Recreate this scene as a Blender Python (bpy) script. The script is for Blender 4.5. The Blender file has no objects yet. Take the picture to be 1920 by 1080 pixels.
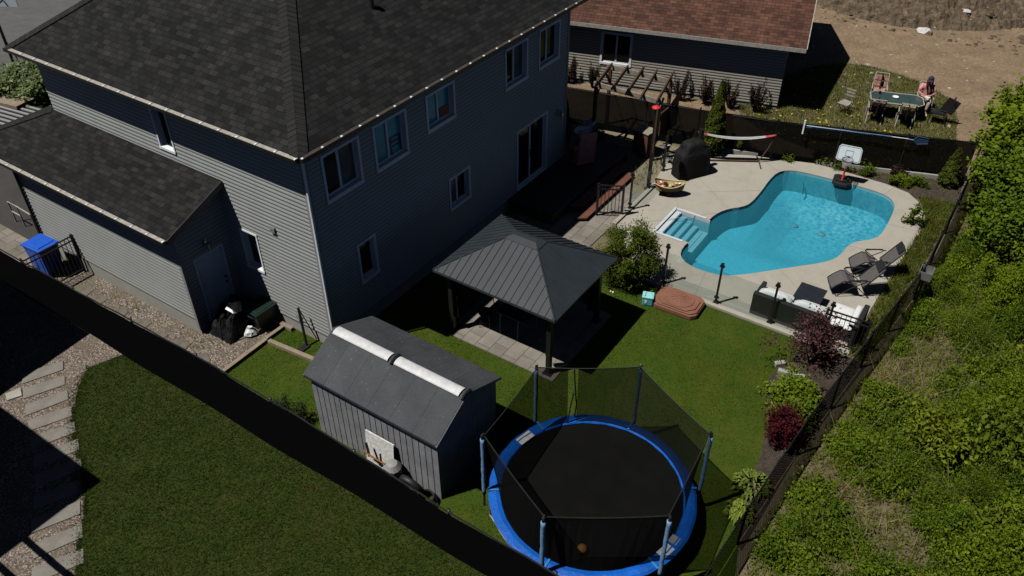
import bpy, bmesh, math, random
import numpy as np
from mathutils import Vector, Matrix
from mathutils.geometry import tessellate_polygon, delaunay_2d_cdt
R = math.radians
random.seed(7)
rng = np.random.default_rng(11)
sc = bpy.context.scene
C = sc.collection

# ------------------------------------------------------------------ camera
cd = bpy.data.cameras.new('camera'); cam = bpy.data.objects.new('camera', cd); C.objects.link(cam)
YAW, PITCH, ROLL = R(34.042), R(38.081), R(-0.179)
fw = Vector((math.cos(YAW)*math.cos(PITCH), math.sin(YAW)*math.cos(PITCH), -math.sin(PITCH)))
rt = Vector((math.sin(YAW), -math.cos(YAW), 0)); up = rt.cross(fw)
r2 = rt*math.cos(ROLL) + up*math.sin(ROLL); u2 = up*math.cos(ROLL) - rt*math.sin(ROLL)
M = Matrix((r2, u2, -fw)).transposed().to_4x4(); M.translation = Vector((-10.668, -12.778, 14.532))
cam.matrix_world = M
cd.sensor_width = 36; cd.lens = 1543.84/1920*36; cd.clip_end = 2000; cd.clip_start = .1
sc.camera = cam
# ------------------------------------------------------------------ light
SUN = Vector((.43, -.29, -1))
w = bpy.data.worlds.new('World'); sc.world = w; w.use_nodes = True
nt = w.node_tree; bg = nt.nodes['Background']
sky = nt.nodes.new('ShaderNodeTexSky'); sky.sky_type = 'NISHITA'; sky.sun_disc = False
sky.air_density = .22; sky.dust_density = .12; sky.ozone_density = .25; sky.sun_elevation = R(62.6); sky.sun_rotation = math.atan2(-.43, .29)
nt.links.new(sky.outputs[0], bg.inputs[0]); bg.inputs[1].default_value = .05
sl = bpy.data.lights.new('sun', 'SUN'); so = bpy.data.objects.new('sun', sl); C.objects.link(so)
sl.energy = 5; sl.angle = R(.5); sl.color = (1, .965, .90)
so.rotation_euler = SUN.to_track_quat('-Z', 'Y').to_euler(); so.location = (0, 0, 60)
sc.view_settings.view_transform = 'Standard'; sc.view_settings.look = 'None'
sc.view_settings.exposure = 0.05; sc.view_settings.gamma = 1
sc.cycles.transparent_max_bounces = 16
sc.cycles.max_bounces = 6; sc.cycles.diffuse_bounces = 0

# ------------------------------------------------------------------ materials
MATS = {}
def nodes(name):
    m = bpy.data.materials.new(name); m.use_nodes = True
    t = m.node_tree; b = t.nodes['Principled BSDF']; MATS[name] = m
    return m, t, b
def N(t, kind, **kw):
    n = t.nodes.new(kind)
    for k, v in kw.items():
        if k in n.inputs: n.inputs[k].default_value = v
        else: setattr(n, k, v)
    return n
def rgba(c): return (c[0], c[1], c[2], 1)
def mixc(t, fac, a, b, mode='MIX'):
    n = t.nodes.new('ShaderNodeMix'); n.data_type = 'RGBA'; n.blend_type = mode
    for s, v in ((0, fac), (6, a), (7, b)):
        if isinstance(v, (int, float)): n.inputs[s].default_value = v
        elif isinstance(v, tuple): n.inputs[s].default_value = rgba(v)
        else: t.links.new(v, n.inputs[s])
    return n.outputs[2]
def ramp(t, fac, lo, hi):
    n = t.nodes.new('ShaderNodeMapRange'); n.inputs[1].default_value = lo; n.inputs[2].default_value = hi
    t.links.new(fac, n.inputs[0]); return n.outputs[0]
def noise(t, scale, detail=4, rough=.6, vec=None, dist=0):
    n = N(t, 'ShaderNodeTexNoise'); n.inputs['Scale'].default_value = scale; n.inputs['Detail'].default_value = detail
    n.inputs['Roughness'].default_value = rough; n.inputs['Distortion'].default_value = dist
    if vec is not None: t.links.new(vec, n.inputs['Vector'])
    return n.outputs[0]
def coord(t, out='Object'): return t.nodes.new('ShaderNodeTexCoord').outputs[out]
def bumpn(t, b, h, strength=.4, dist=.01):
    n = t.nodes.new('ShaderNodeBump'); n.inputs['Strength'].default_value = strength; n.inputs['Distance'].default_value = dist
    t.links.new(h, n.inputs['Height']); t.links.new(n.outputs[0], b.inputs['Normal'])
def mat(name, col, rough=.7, var=.18, vs=3., bump=.0, bs=60., metal=0, spec=.4, fine=.1, fs=40, dist=.01):
    m, t, b = nodes(name)
    v = coord(t)
    n1 = ramp(t, noise(t, vs, 5, vec=v), .3, .7)
    lo = tuple(c*(1-var) for c in col); hi = tuple(min(1, c*(1+var)) for c in col)
    c = mixc(t, n1, lo, hi)
    if fine:
        n2 = ramp(t, noise(t, fs, 3, vec=v), .3, .7)
        k = mixc(t, n2, (1-fine,)*3, (1,)*3)
        c = mixc(t, 1., c, k, 'MULTIPLY')
    t.links.new(c, b.inputs['Base Color'])
    b.inputs['Roughness'].default_value = rough; b.inputs['Metallic'].default_value = metal
    b.inputs['Specular IOR Level'].default_value = spec
    if bump: bumpn(t, b, noise(t, bs, 4, vec=v), bump, dist)
    return m
def multi(name, cols, scale, rough=.9, bump=.5, bs=50, lo=.3, hi=.7, fine=.35, fs=30, dist=.02, detail=6):
    """blend of several colours over space"""
    m, t, b = nodes(name); v = coord(t)
    c = None
    for i, col in enumerate(cols):
        if c is None: c = col; continue
        mp = N(t, 'ShaderNodeMapping'); mp.inputs['Location'].default_value = (i*7.3, i*3.1, 0)
        t.links.new(v, mp.inputs[0])
        s = scale[i-1] if isinstance(scale, (list, tuple)) else scale
        c = mixc(t, ramp(t, noise(t, s, detail, .65, mp.outputs[0]), lo, hi), c, col)
    n2 = ramp(t, noise(t, fs, 4, .7, v), .3, .7)
    c = mixc(t, 1., c, mixc(t, n2, (1-fine,)*3, (1.0,)*3), 'MULTIPLY')
    t.links.new(c, b.inputs['Base Color']); b.inputs['Roughness'].default_value = rough
    b.inputs['Specular IOR Level'].default_value = .2
    if bump: bumpn(t, b, noise(t, bs, 5, .7, v), bump, dist)
    return m
def leafmat(name, c1, c2, trans=.35, rough=.6, patch=None):
    m = bpy.data.materials.new(name); m.use_nodes = True; t = m.node_tree; t.nodes.clear(); MATS[name] = m
    out = t.nodes.new('ShaderNodeOutputMaterial')
    g = t.nodes.new('ShaderNodeNewGeometry')
    c = mixc(t, g.outputs['Random Per Island'], c1, c2)
    if patch: c = mixc(t, ramp(t, noise(t, .75, 5, .62, coord(t), .4), .5, .72), c, patch)
    big = ramp(t, noise(t, 1.3, 3, vec=coord(t)), .35, .65)
    c = mixc(t, 1., c, mixc(t, big, (.72, .74, .7), (1.15, 1.12, 1.)), 'MULTIPLY')
    oi = t.nodes.new('ShaderNodeObjectInfo')
    c = mixc(t, 1., c, mixc(t, oi.outputs['Random'], (.72, .76, .8), (1.15, 1.08, .9)), 'MULTIPLY')
    d = N(t, 'ShaderNodeBsdfPrincipled'); d.inputs['Roughness'].default_value = rough; d.inputs['Specular IOR Level'].default_value = .1
    t.links.new(c, d.inputs['Base Color'])
    tr = t.nodes.new('ShaderNodeBsdfTranslucent'); t.links.new(c, tr.inputs[0])
    mx = t.nodes.new('ShaderNodeMixShader'); mx.inputs[0].default_value = trans
    t.links.new(d.outputs[0], mx.inputs[1]); t.links.new(tr.outputs[0], mx.inputs[2]); t.links.new(mx.outputs[0], out.inputs[0])
    return m
def brickmat(name, cols, bw, rh, mortar=.006, mcol=(.01, .01, .01), rough=.9, bump=.5, off=.5, uv=True, fine=.35, fs=50, patch=None, msmooth=.1, dist=.01, gamma=1.0):
    m, t, b = nodes(name); v = coord(t, 'UV' if uv else 'Object')
    n = N(t, 'ShaderNodeTexBrick'); n.offset = off
    t.links.new(v, n.inputs['Vector'])
    n.inputs['Scale'].default_value = 1; n.inputs['Brick Width'].default_value = bw; n.inputs['Row Height'].default_value = rh
    n.inputs['Mortar Size'].default_value = mortar; n.inputs['Mortar Smooth'].default_value = msmooth
    n.inputs['Color1'].default_value = rgba(cols[0]); n.inputs['Color2'].default_value = rgba(cols[1]); n.inputs['Mortar'].default_value = rgba(mcol)
    c = n.outputs[0]
    if len(cols) > 2:
        n2 = N(t, 'ShaderNodeTexBrick'); n2.offset = .37; n2.squash = 1
        t.links.new(v, n2.inputs['Vector']); n2.inputs['Scale'].default_value = 1; n2.inputs['Brick Width'].default_value = bw*.72
        n2.inputs['Row Height'].default_value = rh; n2.inputs['Mortar Size'].default_value = 0
        n2.inputs['Color1'].default_value = rgba(cols[2]); n2.inputs['Color2'].default_value = (1, 1, 1, 1)
        c = mixc(t, 1., c, n2.outputs[0], 'MULTIPLY')
    k = mixc(t, ramp(t, noise(t, fs, 4, .7, v), .3, .7), (1-fine,)*3, (1,)*3)
    c = mixc(t, 1., c, k, 'MULTIPLY')
    if patch:
        c = mixc(t, 1., c, mixc(t, ramp(t, noise(t, patch, 4, .6, v), .3, .7), (.7, .7, .7), (1.2, 1.17, 1.12)), 'MULTIPLY')
    t.links.new(c, b.inputs['Base Color']); b.inputs['Roughness'].default_value = rough; b.inputs['Specular IOR Level'].default_value = .25
    inv = N(t, 'ShaderNodeMath', operation='SUBTRACT'); inv.inputs[0].default_value = 1; t.links.new(n.outputs[1], inv.inputs[1])
    bumpn(t, b, inv.outputs[0], bump, dist)
    return m
def netmat(name, col, transp, pat=None):
    m = bpy.data.materials.new(name); m.use_nodes = True; t = m.node_tree; t.nodes.clear(); MATS[name] = m
    out = t.nodes.new('ShaderNodeOutputMaterial'); d = N(t, 'ShaderNodeBsdfDiffuse'); d.inputs[0].default_value = rgba(col)
    tr = t.nodes.new('ShaderNodeBsdfTransparent'); mx = t.nodes.new('ShaderNodeMixShader'); mx.inputs[0].default_value = transp
    if pat:
        v = coord(t, 'UV'); s = N(t, 'ShaderNodeSeparateXYZ'); t.links.new(v, s.inputs[0])
        fs = []
        for sg in ('ADD', 'SUBTRACT'):
            a = N(t, 'ShaderNodeMath', operation=sg); t.links.new(s.outputs[0], a.inputs[0]); t.links.new(s.outputs[1], a.inputs[1])
            q = N(t, 'ShaderNodeMath', operation='MULTIPLY'); t.links.new(a.outputs[0], q.inputs[0]); q.inputs[1].default_value = math.pi/pat
            sn = N(t, 'ShaderNodeMath', operation='SINE'); t.links.new(q.outputs[0], sn.inputs[0])
            ab = N(t, 'ShaderNodeMath', operation='ABSOLUTE'); t.links.new(sn.outputs[0], ab.inputs[0]); fs.append(ab.outputs[0])
        mn = N(t, 'ShaderNodeMath', operation='MINIMUM'); t.links.new(fs[0], mn.inputs[0]); t.links.new(fs[1], mn.inputs[1])
        gt = N(t, 'ShaderNodeMath', operation='GREATER_THAN'); t.links.new(mn.outputs[0], gt.inputs[0]); gt.inputs[1].default_value = .3
        ml = N(t, 'ShaderNodeMath', operation='MULTIPLY'); t.links.new(gt.outputs[0], ml.inputs[0]); ml.inputs[1].default_value = transp
        t.links.new(ml.outputs[0], mx.inputs[0])
    t.links.new(d.outputs[0], mx.inputs[1]); t.links.new(tr.outputs[0], mx.inputs[2]); t.links.new(mx.outputs[0], out.inputs[0])
    return m

mat('siding', (.315, .33, .322), .55, .05, 1.2, fine=.06)
mat('siding_tan', (.30, .28, .24), .6, .06, 1.2, fine=.06)
mat('siding_lap_shade', (.185, .194, .19), .7, .1, 1.2)  # siding colour darkened to carry the shadow line under each lap
mat('siding_tan_lap_shade', (.155, .145, .125), .7, .1, 1.2)
mat('white_trim', (.72, .75, .77), .45, .06, 4, fine=.05)
mat('grey_trim', (.25, .25, .25), .5, .1)
multi('concrete', [(.335, .315, .268), (.28, .258, .213), (.36, .335, .285)], [.7, 2.6], .85, .3, 90, fine=.16, fs=28, lo=.35, hi=.75)
mat('foundation', (.30, .29, .26), .9, .12, 2, .3, 60)
mat('black_metal', (.012, .012, .013), .45, .2, 8)
mat('black_plastic', (.014, .014, .015), .55, .3, 6, fine=.2)
mat('dark_metal', (.035, .037, .042), .4, .2, 6)
mat('grey_metal', (.3, .3, .3), .35, .15, 6, metal=.6)
mat('gutter_metal', (.36, .34, .3), .5, .25, 9, fine=.3)
mat('gutter_dark', (.05, .04, .035), .5, .25, 9)
mat('spot_grey', (.10, .10, .11), .9)
mat('soffit', (.2, .2, .2), .6)
mat('tarp', (.012, .012, .013), .7, .4, 5, .8, 9, spec=.15, dist=.05)
mat('wood_grey', (.23, .2, .16), .8, .25, 6, .3, 30)
mat('wood_timber', (.22, .175, .125), .85, .25, 5, .3, 30)
mat('wood_red', (.115, .045, .028), .7, .25, 5, .2, 30)
mat('wood_brown', (.07, .035, .022), .7, .25, 5, .2, 30)
mat('deck_dark', (.045, .035, .03), .7, .2, 4)
mat('white_fabric', (.60, .61, .61), .8, .06, 6, .4, 14, dist=.03)
mat('wicker', (.016, .016, .017), .6, .3, 30, .6, 120)
mat('table_black', (.018, .021, .028), .35, .15, 4)
mat('lounger_fabric', (.085, .08, .078), .8, .12, 10)
mat('lounger_frame', (.02, .02, .021), .4)
mat('blue_pad', (.004, .09, .42), .5, .2, 2.2, .6, 7, fine=.15, fs=5, dist=.04, spec=.25)
mat('blue_sleeve', (.13, .25, .42), .6, .25, 12, .5, 30, dist=.02)
mat('mat_black', (.005, .005, .005), .95, .15, 2, spec=.04)
mat('label_white', (.6, .6, .58), .6, .3, 14)
mat('orange', (.20, .075, .012), .7)
mat('red', (.55, .03, .035), .5)
mat('pink', (.45, .18, .17), .8, .15, 8)
mat('bin_blue', (.015, .09, .5), .4, .1, 4)
mat('green_bin', (.004, .018, .012), .45, .2)
mat('pale_green', (.25, .4, .33), .5)
mat('yellow_plastic', (.52, .42, .2), .55, .15, 8)
mat('teal', (.06, .36, .4), .5, .15, 8)
mat('teal_light', (.25, .55, .58), .5)
mat('brown_plastic', (.19, .085, .054), .6, .15, 3, .2, 12)
mat('shed_wall', (.215, .222, .238), .6, .22, 2.5, .25, 50, fine=.15)
mat('pool_grey', (.45, .5, .53), .5, .05)
mat('drain', (.25, .3, .33), .5)
mat('white_plastic', (.72, .73, .74), .4, .06)
mat('ridge_white', (.52, .53, .54), .55, .12, 5, fine=.15, fs=12)
mat('acrylic', (.58, .66, .7), .3, .05)
mat('pool_blue', (.03, .16, .42), .4)
mat('navy_net', (.02, .05, .10), .6)
mat('skin', (.42, .2, .14), .6, .1, 8)
mat('shirt_pink', (.62, .27, .25), .85, .1, 14)
mat('trousers', (.5, .4, .32), .85, .12, 14)
mat('hair', (.035, .012, .014), .6, .3, 20)
mat('cap', (.03, .014, .05), .8, .2, 14)
mat('floral', (.4, .2, .16), .9, .5, 9, fine=.5, fs=14)
mat('table_glass', (.035, .06, .055), .2, .2, 3)
mat('bark', (.09, .065, .045), .9, .3, 8, .6, 30)
mat('glass_dark', (.008, .009, .011), .08, .2, 2, fine=0, spec=.3)
mat('glass_teal', (.06, .33, .42), .3, .25, 1.4, fine=.1, fs=8, spec=.3)
mat('glass_green', (.08, .11, .12), .15, .3, 3, fine=0, spec=.3)
mat('curtain_orange', (.35, .16, .07), .8)
mat('rock', (.34, .3, .25), .9, .3, 4, .5, 20)
mat('pale_rock', (.5, .49, .47), .9, .2, 4, .4, 20)
mat('slab_side', (.135, .118, .095), .9, .25, 4, .4, 40, fine=.35)
mat('slab', (.18, .165, .145), .9, .18, 2.5, .4, 40, fine=.25)
mat('red_fabric', (.36, .045, .06), .8)
mat('hammock_cloth', (.36, .35, .34), .9, .2, 12)
mat('dead_leaf', (.2, .1, .05), .9, .5, 30)
brickmat('shingle_dark', [(.0085, .0087, .0094), (.031, .0312, .0325), (.55, .55, .57)], .27, .14, .007, (.006, .006, .006), .95, .9, .43, fine=.4, fs=60, patch=.9, dist=.015)
brickmat('shingle_brown', [(.070, .033, .024), (.138, .066, .047), (.68, .66, .65)], .32, .15, .006, (.025, .012, .01), .95, .8, .43, fine=.3, fs=60, patch=.7, dist=.012)
brickmat('hip_shingle', [(.017, .017, .0172), (.026, .026, .0262)], 1.0, .16, .008, (.01, .01, .01), .95, .8, .0, fine=.4, fs=60)
brickmat('shed_roof', [(.048, .053, .061), (.064, .070, .079)], .62, 1.6, .005, (.03, .03, .033), .75, .4, .0, fine=.3, fs=18, patch=1.2)
brickmat('paver', [(.17, .155, .137), (.23, .212, .188)], .62, .42, .007, (.06, .055, .045), .9, .5, .4, fine=.2, fs=30, patch=1.3)
mat('gaz_roof', (.022, .028, .034), .55, .12, 2, fine=.1, spec=.25)
multi('lawn_soil', [(.041, .072, .003), (.076, .086, .009), (.030, .066, .003)], [.55, 1.8], .95, .6, 60, fine=.4, fs=45)
multi('left_lawn_soil', [(.027, .046, .003), (.052, .052, .010), (.019, .040, .002)], [.9, 2.4], .95, .6, 50, fine=.5, fs=35)
multi('wild_soil', [(.13, .105, .06), (.07, .09, .018), (.20, .155, .10)], [1.1, 2.5], .95, .7, 40, fine=.5, fs=30)
multi('mulch', [(.085, .065, .05), (.13, .10, .08), (.05, .038, .03)], [2.5, 6], .95, .9, 30, fine=.6, fs=25, dist=.05)
multi('dirt', [(.26, .18, .112), (.33, .24, .16), (.185, .132, .085)], [.35, 1.1], .95, .8, 10, fine=.45, fs=7, dist=.06)
multi('rubble', [(.18, .128, .085), (.28, .21, .145), (.09, .068, .045)], [.9, 2.4], .95, 1., 7, fine=.5, fs=5, dist=.12)
multi('ground_mix', [(.2, .16, .1), (.09, .1, .035), (.16, .13, .09)], [.25, .8], .95, .5, 20)
multi('asphalt', [(.10, .10, .10), (.125, .123, .12), (.085, .085, .085)], [.7, 2], .95, .3, 90, fine=.2, fs=60)
multi('driveway_asphalt', [(.045, .043, .042), (.065, .06, .057)], [1.2], .95, .3, 80)
multi('sand', [(.25, .22, .16), (.17, .15, .10), (.20, .17, .11)], [2, 5], .95, .5, 40)
# gravel: stones by voronoi
def gravel(name, cols, sc_):
    m, t, b = nodes(name); v = coord(t)
    vo = N(t, 'ShaderNodeTexVoronoi'); vo.inputs['Scale'].default_value = sc_; t.links.new(v, vo.inputs['Vector'])
    sp = N(t, 'ShaderNodeSeparateColor'); t.links.new(vo.outputs['Color'], sp.inputs[0])
    c = mixc(t, sp.outputs[0], cols[0], cols[1]); c = mixc(t, ramp(t, sp.outputs[1], .6, .9), c, cols[2])
    dk = ramp(t, vo.outputs['Distance'], .75, .3)
    c = mixc(t, 1., c, mixc(t, dk, (.3, .28, .26), (1., 1., 1.)), 'MULTIPLY')
    c = mixc(t, ramp(t, noise(t, 1.7, 6, .65, v), .48, .66), c, cols[3])
    t.links.new(c, b.inputs['Base Color']); b.inputs['Roughness'].default_value = .9
    bumpn(t, b, dk, .8, .02)
gravel('gravel', [(.13, .10, .08), (.25, .20, .165), (.35, .30, .26), (.11, .088, .06)], 26)
gravel('gravel_dirty', [(.13, .105, .08), (.24, .195, .16), (.36, .31, .27), (.10, .082, .05)], 24)
# pool liner: printed mottled blue
def liner(name):
    m, t, b = nodes(name); v = coord(t)
    vo = N(t, 'ShaderNodeTexVoronoi', feature='DISTANCE_TO_EDGE'); vo.inputs['Scale'].default_value = 9
    nz = noise(t, 5, 3, .6, v); ad = mixc(t, .06, v, nz); t.links.new(ad, vo.inputs['Vector'])
    c = mixc(t, ramp(t, vo.outputs['Distance'], .0, .25), (.18, .56, .62), (.12, .47, .55))
    c = mixc(t, ramp(t, noise(t, 45, 3, .7, v), .35, .65), c, (.11, .40, .54))
    t.links.new(c, b.inputs['Base Color']); b.inputs['Roughness'].default_value = .6
liner('liner')
def watermat():
    m = bpy.data.materials.new('water'); m.use_nodes = True; t = m.node_tree; t.nodes.clear(); MATS['water'] = m
    out = t.nodes.new('ShaderNodeOutputMaterial'); v = coord(t)
    # ripples focus the sun: transmittance follows the ripple cells
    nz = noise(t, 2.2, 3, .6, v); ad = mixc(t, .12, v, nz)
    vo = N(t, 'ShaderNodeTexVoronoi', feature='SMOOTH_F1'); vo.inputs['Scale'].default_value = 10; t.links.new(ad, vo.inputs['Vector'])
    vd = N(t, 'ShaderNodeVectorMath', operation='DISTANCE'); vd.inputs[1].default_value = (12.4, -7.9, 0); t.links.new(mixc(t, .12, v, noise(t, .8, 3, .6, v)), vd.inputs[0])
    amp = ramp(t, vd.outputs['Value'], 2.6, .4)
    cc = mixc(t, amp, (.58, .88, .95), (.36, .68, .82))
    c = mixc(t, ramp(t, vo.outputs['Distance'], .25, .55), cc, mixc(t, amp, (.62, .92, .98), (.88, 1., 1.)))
    tr = t.nodes.new('ShaderNodeBsdfTransparent'); t.links.new(c, tr.inputs[0])
    gl = N(t, 'ShaderNodeBsdfGlossy'); gl.inputs['Roughness'].default_value = .05
    fr = N(t, 'ShaderNodeFresnel'); fr.inputs[0].default_value = 1.33
    bp = t.nodes.new('ShaderNodeBump'); bp.inputs['Strength'].default_value = .25; bp.inputs['Distance'].default_value = .03
    t.links.new(noise(t, 6, 3, .6, v, .6), bp.inputs['Height'])
    t.links.new(bp.outputs[0], gl.inputs['Normal']); t.links.new(bp.outputs[0], fr.inputs['Normal'])
    df = N(t, 'ShaderNodeBsdfDiffuse'); df.inputs[0].default_value = (.03, .26, .37, 1)   # light scattered inside the water
    m0 = t.nodes.new('ShaderNodeMixShader'); m0.inputs[0].default_value = .3
    t.links.new(tr.outputs[0], m0.inputs[1]); t.links.new(df.outputs[0], m0.inputs[2])
    mx = t.nodes.new('ShaderNodeMixShader'); t.links.new(fr.outputs[0], mx.inputs[0])
    t.links.new(m0.outputs[0], mx.inputs[1]); t.links.new(gl.outputs[0], mx.inputs[2]); t.links.new(mx.outputs[0], out.inputs[0])
watermat()
def clearglass():
    m = bpy.data.materials.new('clear_glass'); m.use_nodes = True; t = m.node_tree; t.nodes.clear(); MATS['clear_glass'] = m
    out = t.nodes.new('ShaderNodeOutputMaterial'); tr = N(t, 'ShaderNodeBsdfTransparent'); tr.inputs[0].default_value = (.90, .93, .93, 1)
    gl = N(t, 'ShaderNodeBsdfGlossy'); gl.inputs['Roughness'].default_value = .02
    mx = t.nodes.new('ShaderNodeMixShader'); mx.inputs[0].default_value = .045
    t.links.new(tr.outputs[0], mx.inputs[1]); t.links.new(gl.outputs[0], mx.inputs[2]); t.links.new(mx.outputs[0], out.inputs[0])
clearglass()
netmat('tramp_net', (.008, .008, .008), .28)
netmat('chain_link', (.010, .010, .011), .28, .08)
netmat('hoop_net', (.6, .6, .6), .6, .05)
netmat('screen_black', (.008, .008, .009), .0)
netmat('privacy_dark', (.0045, .0045, .005), .03)
netmat('curtain_net', (.012, .012, .013), .25)
leafmat('leaf_bright', (.10, .165, .008), (.20, .275, .020), .4)
leafmat('leaf_mid', (.08, .145, .008), (.155, .225, .018), .35)
leafmat('leaf_bush', (.055, .088, .008), (.12, .15, .016), .3)
leafmat('leaf_lime', (.13, .19, .012), (.22, .27, .03), .4)
leafmat('leaf_deep', (.06, .105, .008), (.13, .185, .016), .3)
leafmat('leaf_cedar', (.04, .062, .01), (.085, .105, .016), .25)
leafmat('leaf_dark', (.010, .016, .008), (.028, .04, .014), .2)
leafmat('leaf_purple', (.045, .018, .026), (.15, .07, .075), .3)
leafmat('leaf_red', (.045, .006, .011), (.11, .016, .028), .3)
leafmat('leaf_burnt', (.020, .015, .014), (.06, .035, .03), .2)
leafmat('leaf_hosta', (.12, .19, .015), (.34, .40, .10), .35)
leafmat('leaf_pale', (.11, .17, .06), (.3, .36, .2), .35)
leafmat('petal_yellow', (.5, .42, .02), (.6, .52, .04), .2)
leafmat('petal_white', (.6, .6, .55), (.75, .75, .7), .2)
leafmat('blade_lawn', (.046, .088, .003), (.095, .140, .009), .35, patch=(.155, .138, .022))
leafmat('blade_left', (.022, .046, .003), (.062, .084, .013), .4, patch=(.088, .075, .020))
leafmat('blade_wild', (.085, .125, .012), (.18, .195, .035), .35)
leafmat('straw', (.2, .155, .085), (.33, .27, .16), .2)

# ------------------------------------------------------------------ geometry helpers
class MB:
    def __init__(s): s.v = []; s.f = []; s.uv = []; s.m = []
    def face(s, pts, uv=None, m=0):
        k = len(s.v); s.v += [tuple(q) for q in pts]; s.f.append(tuple(range(k, k+len(pts)))); s.uv.append(uv); s.m.append(m); return s
    def mesh(s, verts, faces, m=0):
        k = len(s.v); s.v += [tuple(q) for q in verts]
        for f in faces: s.f.append(tuple(k+i for i in f)); s.uv.append(None); s.m.append(m)
        return s
    def box(s, c, d, rz=0, rot=None, m=0):
        x, y, z = d[0]/2, d[1]/2, d[2]/2
        P = [Vector((a*x, b*y, e*z)) for e in (-1, 1) for b in (-1, 1) for a in (-1, 1)]
        if rot is None: rot = Matrix.Rotation(rz, 3, 'Z')
        P = [rot @ q + Vector(c) for q in P]
        return s.mesh(P, [(0, 2, 3, 1), (4, 5, 7, 6), (0, 1, 5, 4), (2, 6, 7, 3), (0, 4, 6, 2), (1, 3, 7, 5)], m)
    def bar(s, a, b, wd, ht=None, m=0, upv=(0, 0, 1)):
        """rectangular bar from a to b"""
        a = Vector(a); b = Vector(b); d = (b-a); L = d.length; d.normalize(); u = Vector(upv)
        if abs(d.dot(u)) > .98: u = Vector((1, 0, 0))
        x = d.cross(u).normalized(); z = x.cross(d).normalized()
        return s.box((a+b)/2, (wd, L, ht or wd), rot=Matrix((x, d, z)).transposed(), m=m)
    def tube(s, pts, r, n=8, closed=False, m=0):
        pts = [Vector(q) for q in pts]; k = len(pts); rs = r if isinstance(r, (list, tuple)) else [r]*k
        vs = []; fs = []; prev = None
        for i, q in enumerate(pts):
            if closed: d = pts[(i+1) % k]-pts[i-1]
            else: d = pts[min(i+1, k-1)]-pts[max(i-1, 0)]
            d.normalize()
            if prev is None:
                u = Vector((0, 0, 1)) if abs(d.z) < .95 else Vector((1, 0, 0)); x = d.cross(u).normalized()
            else: x = (prev - d*prev.dot(d)).normalized()
            prev = x; y = d.cross(x)
            for j in range(n):
                a = 2*math.pi*j/n; vs.append(q + (x*math.cos(a)+y*math.sin(a))*rs[i])
        for i in range(k if closed else k-1):
            for j in range(n):
                a = i*n+j; b = i*n+(j+1) % n; c = ((i+1) % k)*n+(j+1) % n; d_ = ((i+1) % k)*n+j
                fs.append((a, b, c, d_))
        if not closed: fs.append(tuple(range(n))[::-1]); fs.append(tuple((k-1)*n+j for j in range(n)))
        return s.mesh(vs, fs, m)
    def lathe(s, prof, n=24, c=(0, 0, 0), m=0, sx=1, sy=1, cap=True):
        vs = []; fs = []
        for r, z in prof:
            for j in range(n):
                a = 2*math.pi*j/n; vs.append((c[0]+r*sx*math.cos(a), c[1]+r*sy*math.sin(a), c[2]+z))
        for i in range(len(prof)-1):
            for j in range(n): fs.append((i*n+j, i*n+(j+1) % n, (i+1)*n+(j+1) % n, (i+1)*n+j))
        if cap: fs.append(tuple(range(n))[::-1]); fs.append(tuple((len(prof)-1)*n+j for j in range(n)))
        return s.mesh(vs, fs, m)
    def prism(s, poly, z0, z1, m=0):
        n = len(poly)
        if sum(poly[i][0]*poly[(i+1) % n][1]-poly[(i+1) % n][0]*poly[i][1] for i in range(n)) < 0: poly = poly[::-1]
        vs = [(x, y, z0) for x, y in poly]+[(x, y, z1) for x, y in poly]
        fs = [tuple(range(n))[::-1], tuple(range(n, 2*n))]+[(i, (i+1) % n, n+(i+1) % n, n+i) for i in range(n)]
        return s.mesh(vs, fs, m)
    def sheet(s, poly, z, holes=(), m=0, uvs=1.):
        P = [[Vector((x, y, 0)) for x, y in poly]]+[[Vector((x, y, 0)) for x, y in h] for h in holes]
        flat = [q for l in P for q in l]
        for tri in tessellate_polygon(P):
            a, b, c = (flat[i] for i in tri)
            if (b-a).cross(c-a).z < 0: b, c = c, b
            s.face([(q.x, q.y, z) for q in (a, b, c)], [(q.x*uvs, q.y*uvs) for q in (a, b, c)], m)
        return s
    def build(s, name, mats, parent=None, smooth=False, bevel=0, sub=0):
        if isinstance(mats, str): mats = [mats]
        me = bpy.data.meshes.new(name); me.from_pydata(s.v, [], s.f)
        for q in mats: me.materials.append(MATS[q])
        if any(s.m): me.polygons.foreach_set('material_index', s.m)
        if any(u is not None for u in s.uv):
            l = me.uv_layers.new(name='uv'); flat = []
            for f, u in zip(s.f, s.uv):
                for i in range(len(f)): flat += list(u[i]) if u is not None else [0, 0]
            l.data.foreach_set('uv', flat)
        if smooth: me.polygons.foreach_set('use_smooth', [True]*len(s.f))
        me.update()
        o = bpy.data.objects.new(name, me); C.objects.link(o)
        if parent: o.parent = parent
        if bevel:
            b = o.modifiers.new('bevel', 'BEVEL'); b.width = bevel; b.segments = 2; b.limit_method = 'ANGLE'
        if sub:
            b = o.modifiers.new('sub', 'SUBSURF'); b.levels = b.render_levels = sub
        return o
def tag(o, label=None, cat=None, group=None, kind=None):
    if label: o['label'] = label
    if cat: o['category'] = cat
    if group: o['group'] = group
    if kind: o['kind'] = kind
    return o
def thing(name, label, cat, loc=(0, 0, 0), rz=0, group=None):
    o = bpy.data.objects.new(name, None); C.objects.link(o); o.location = loc; o.rotation_euler = (0, 0, rz)
    o.empty_display_size = .2
    return tag(o, label, cat, group)
def struct(name, mb, m, **k): return tag(mb.build(name, m, **k), kind='structure')
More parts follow.
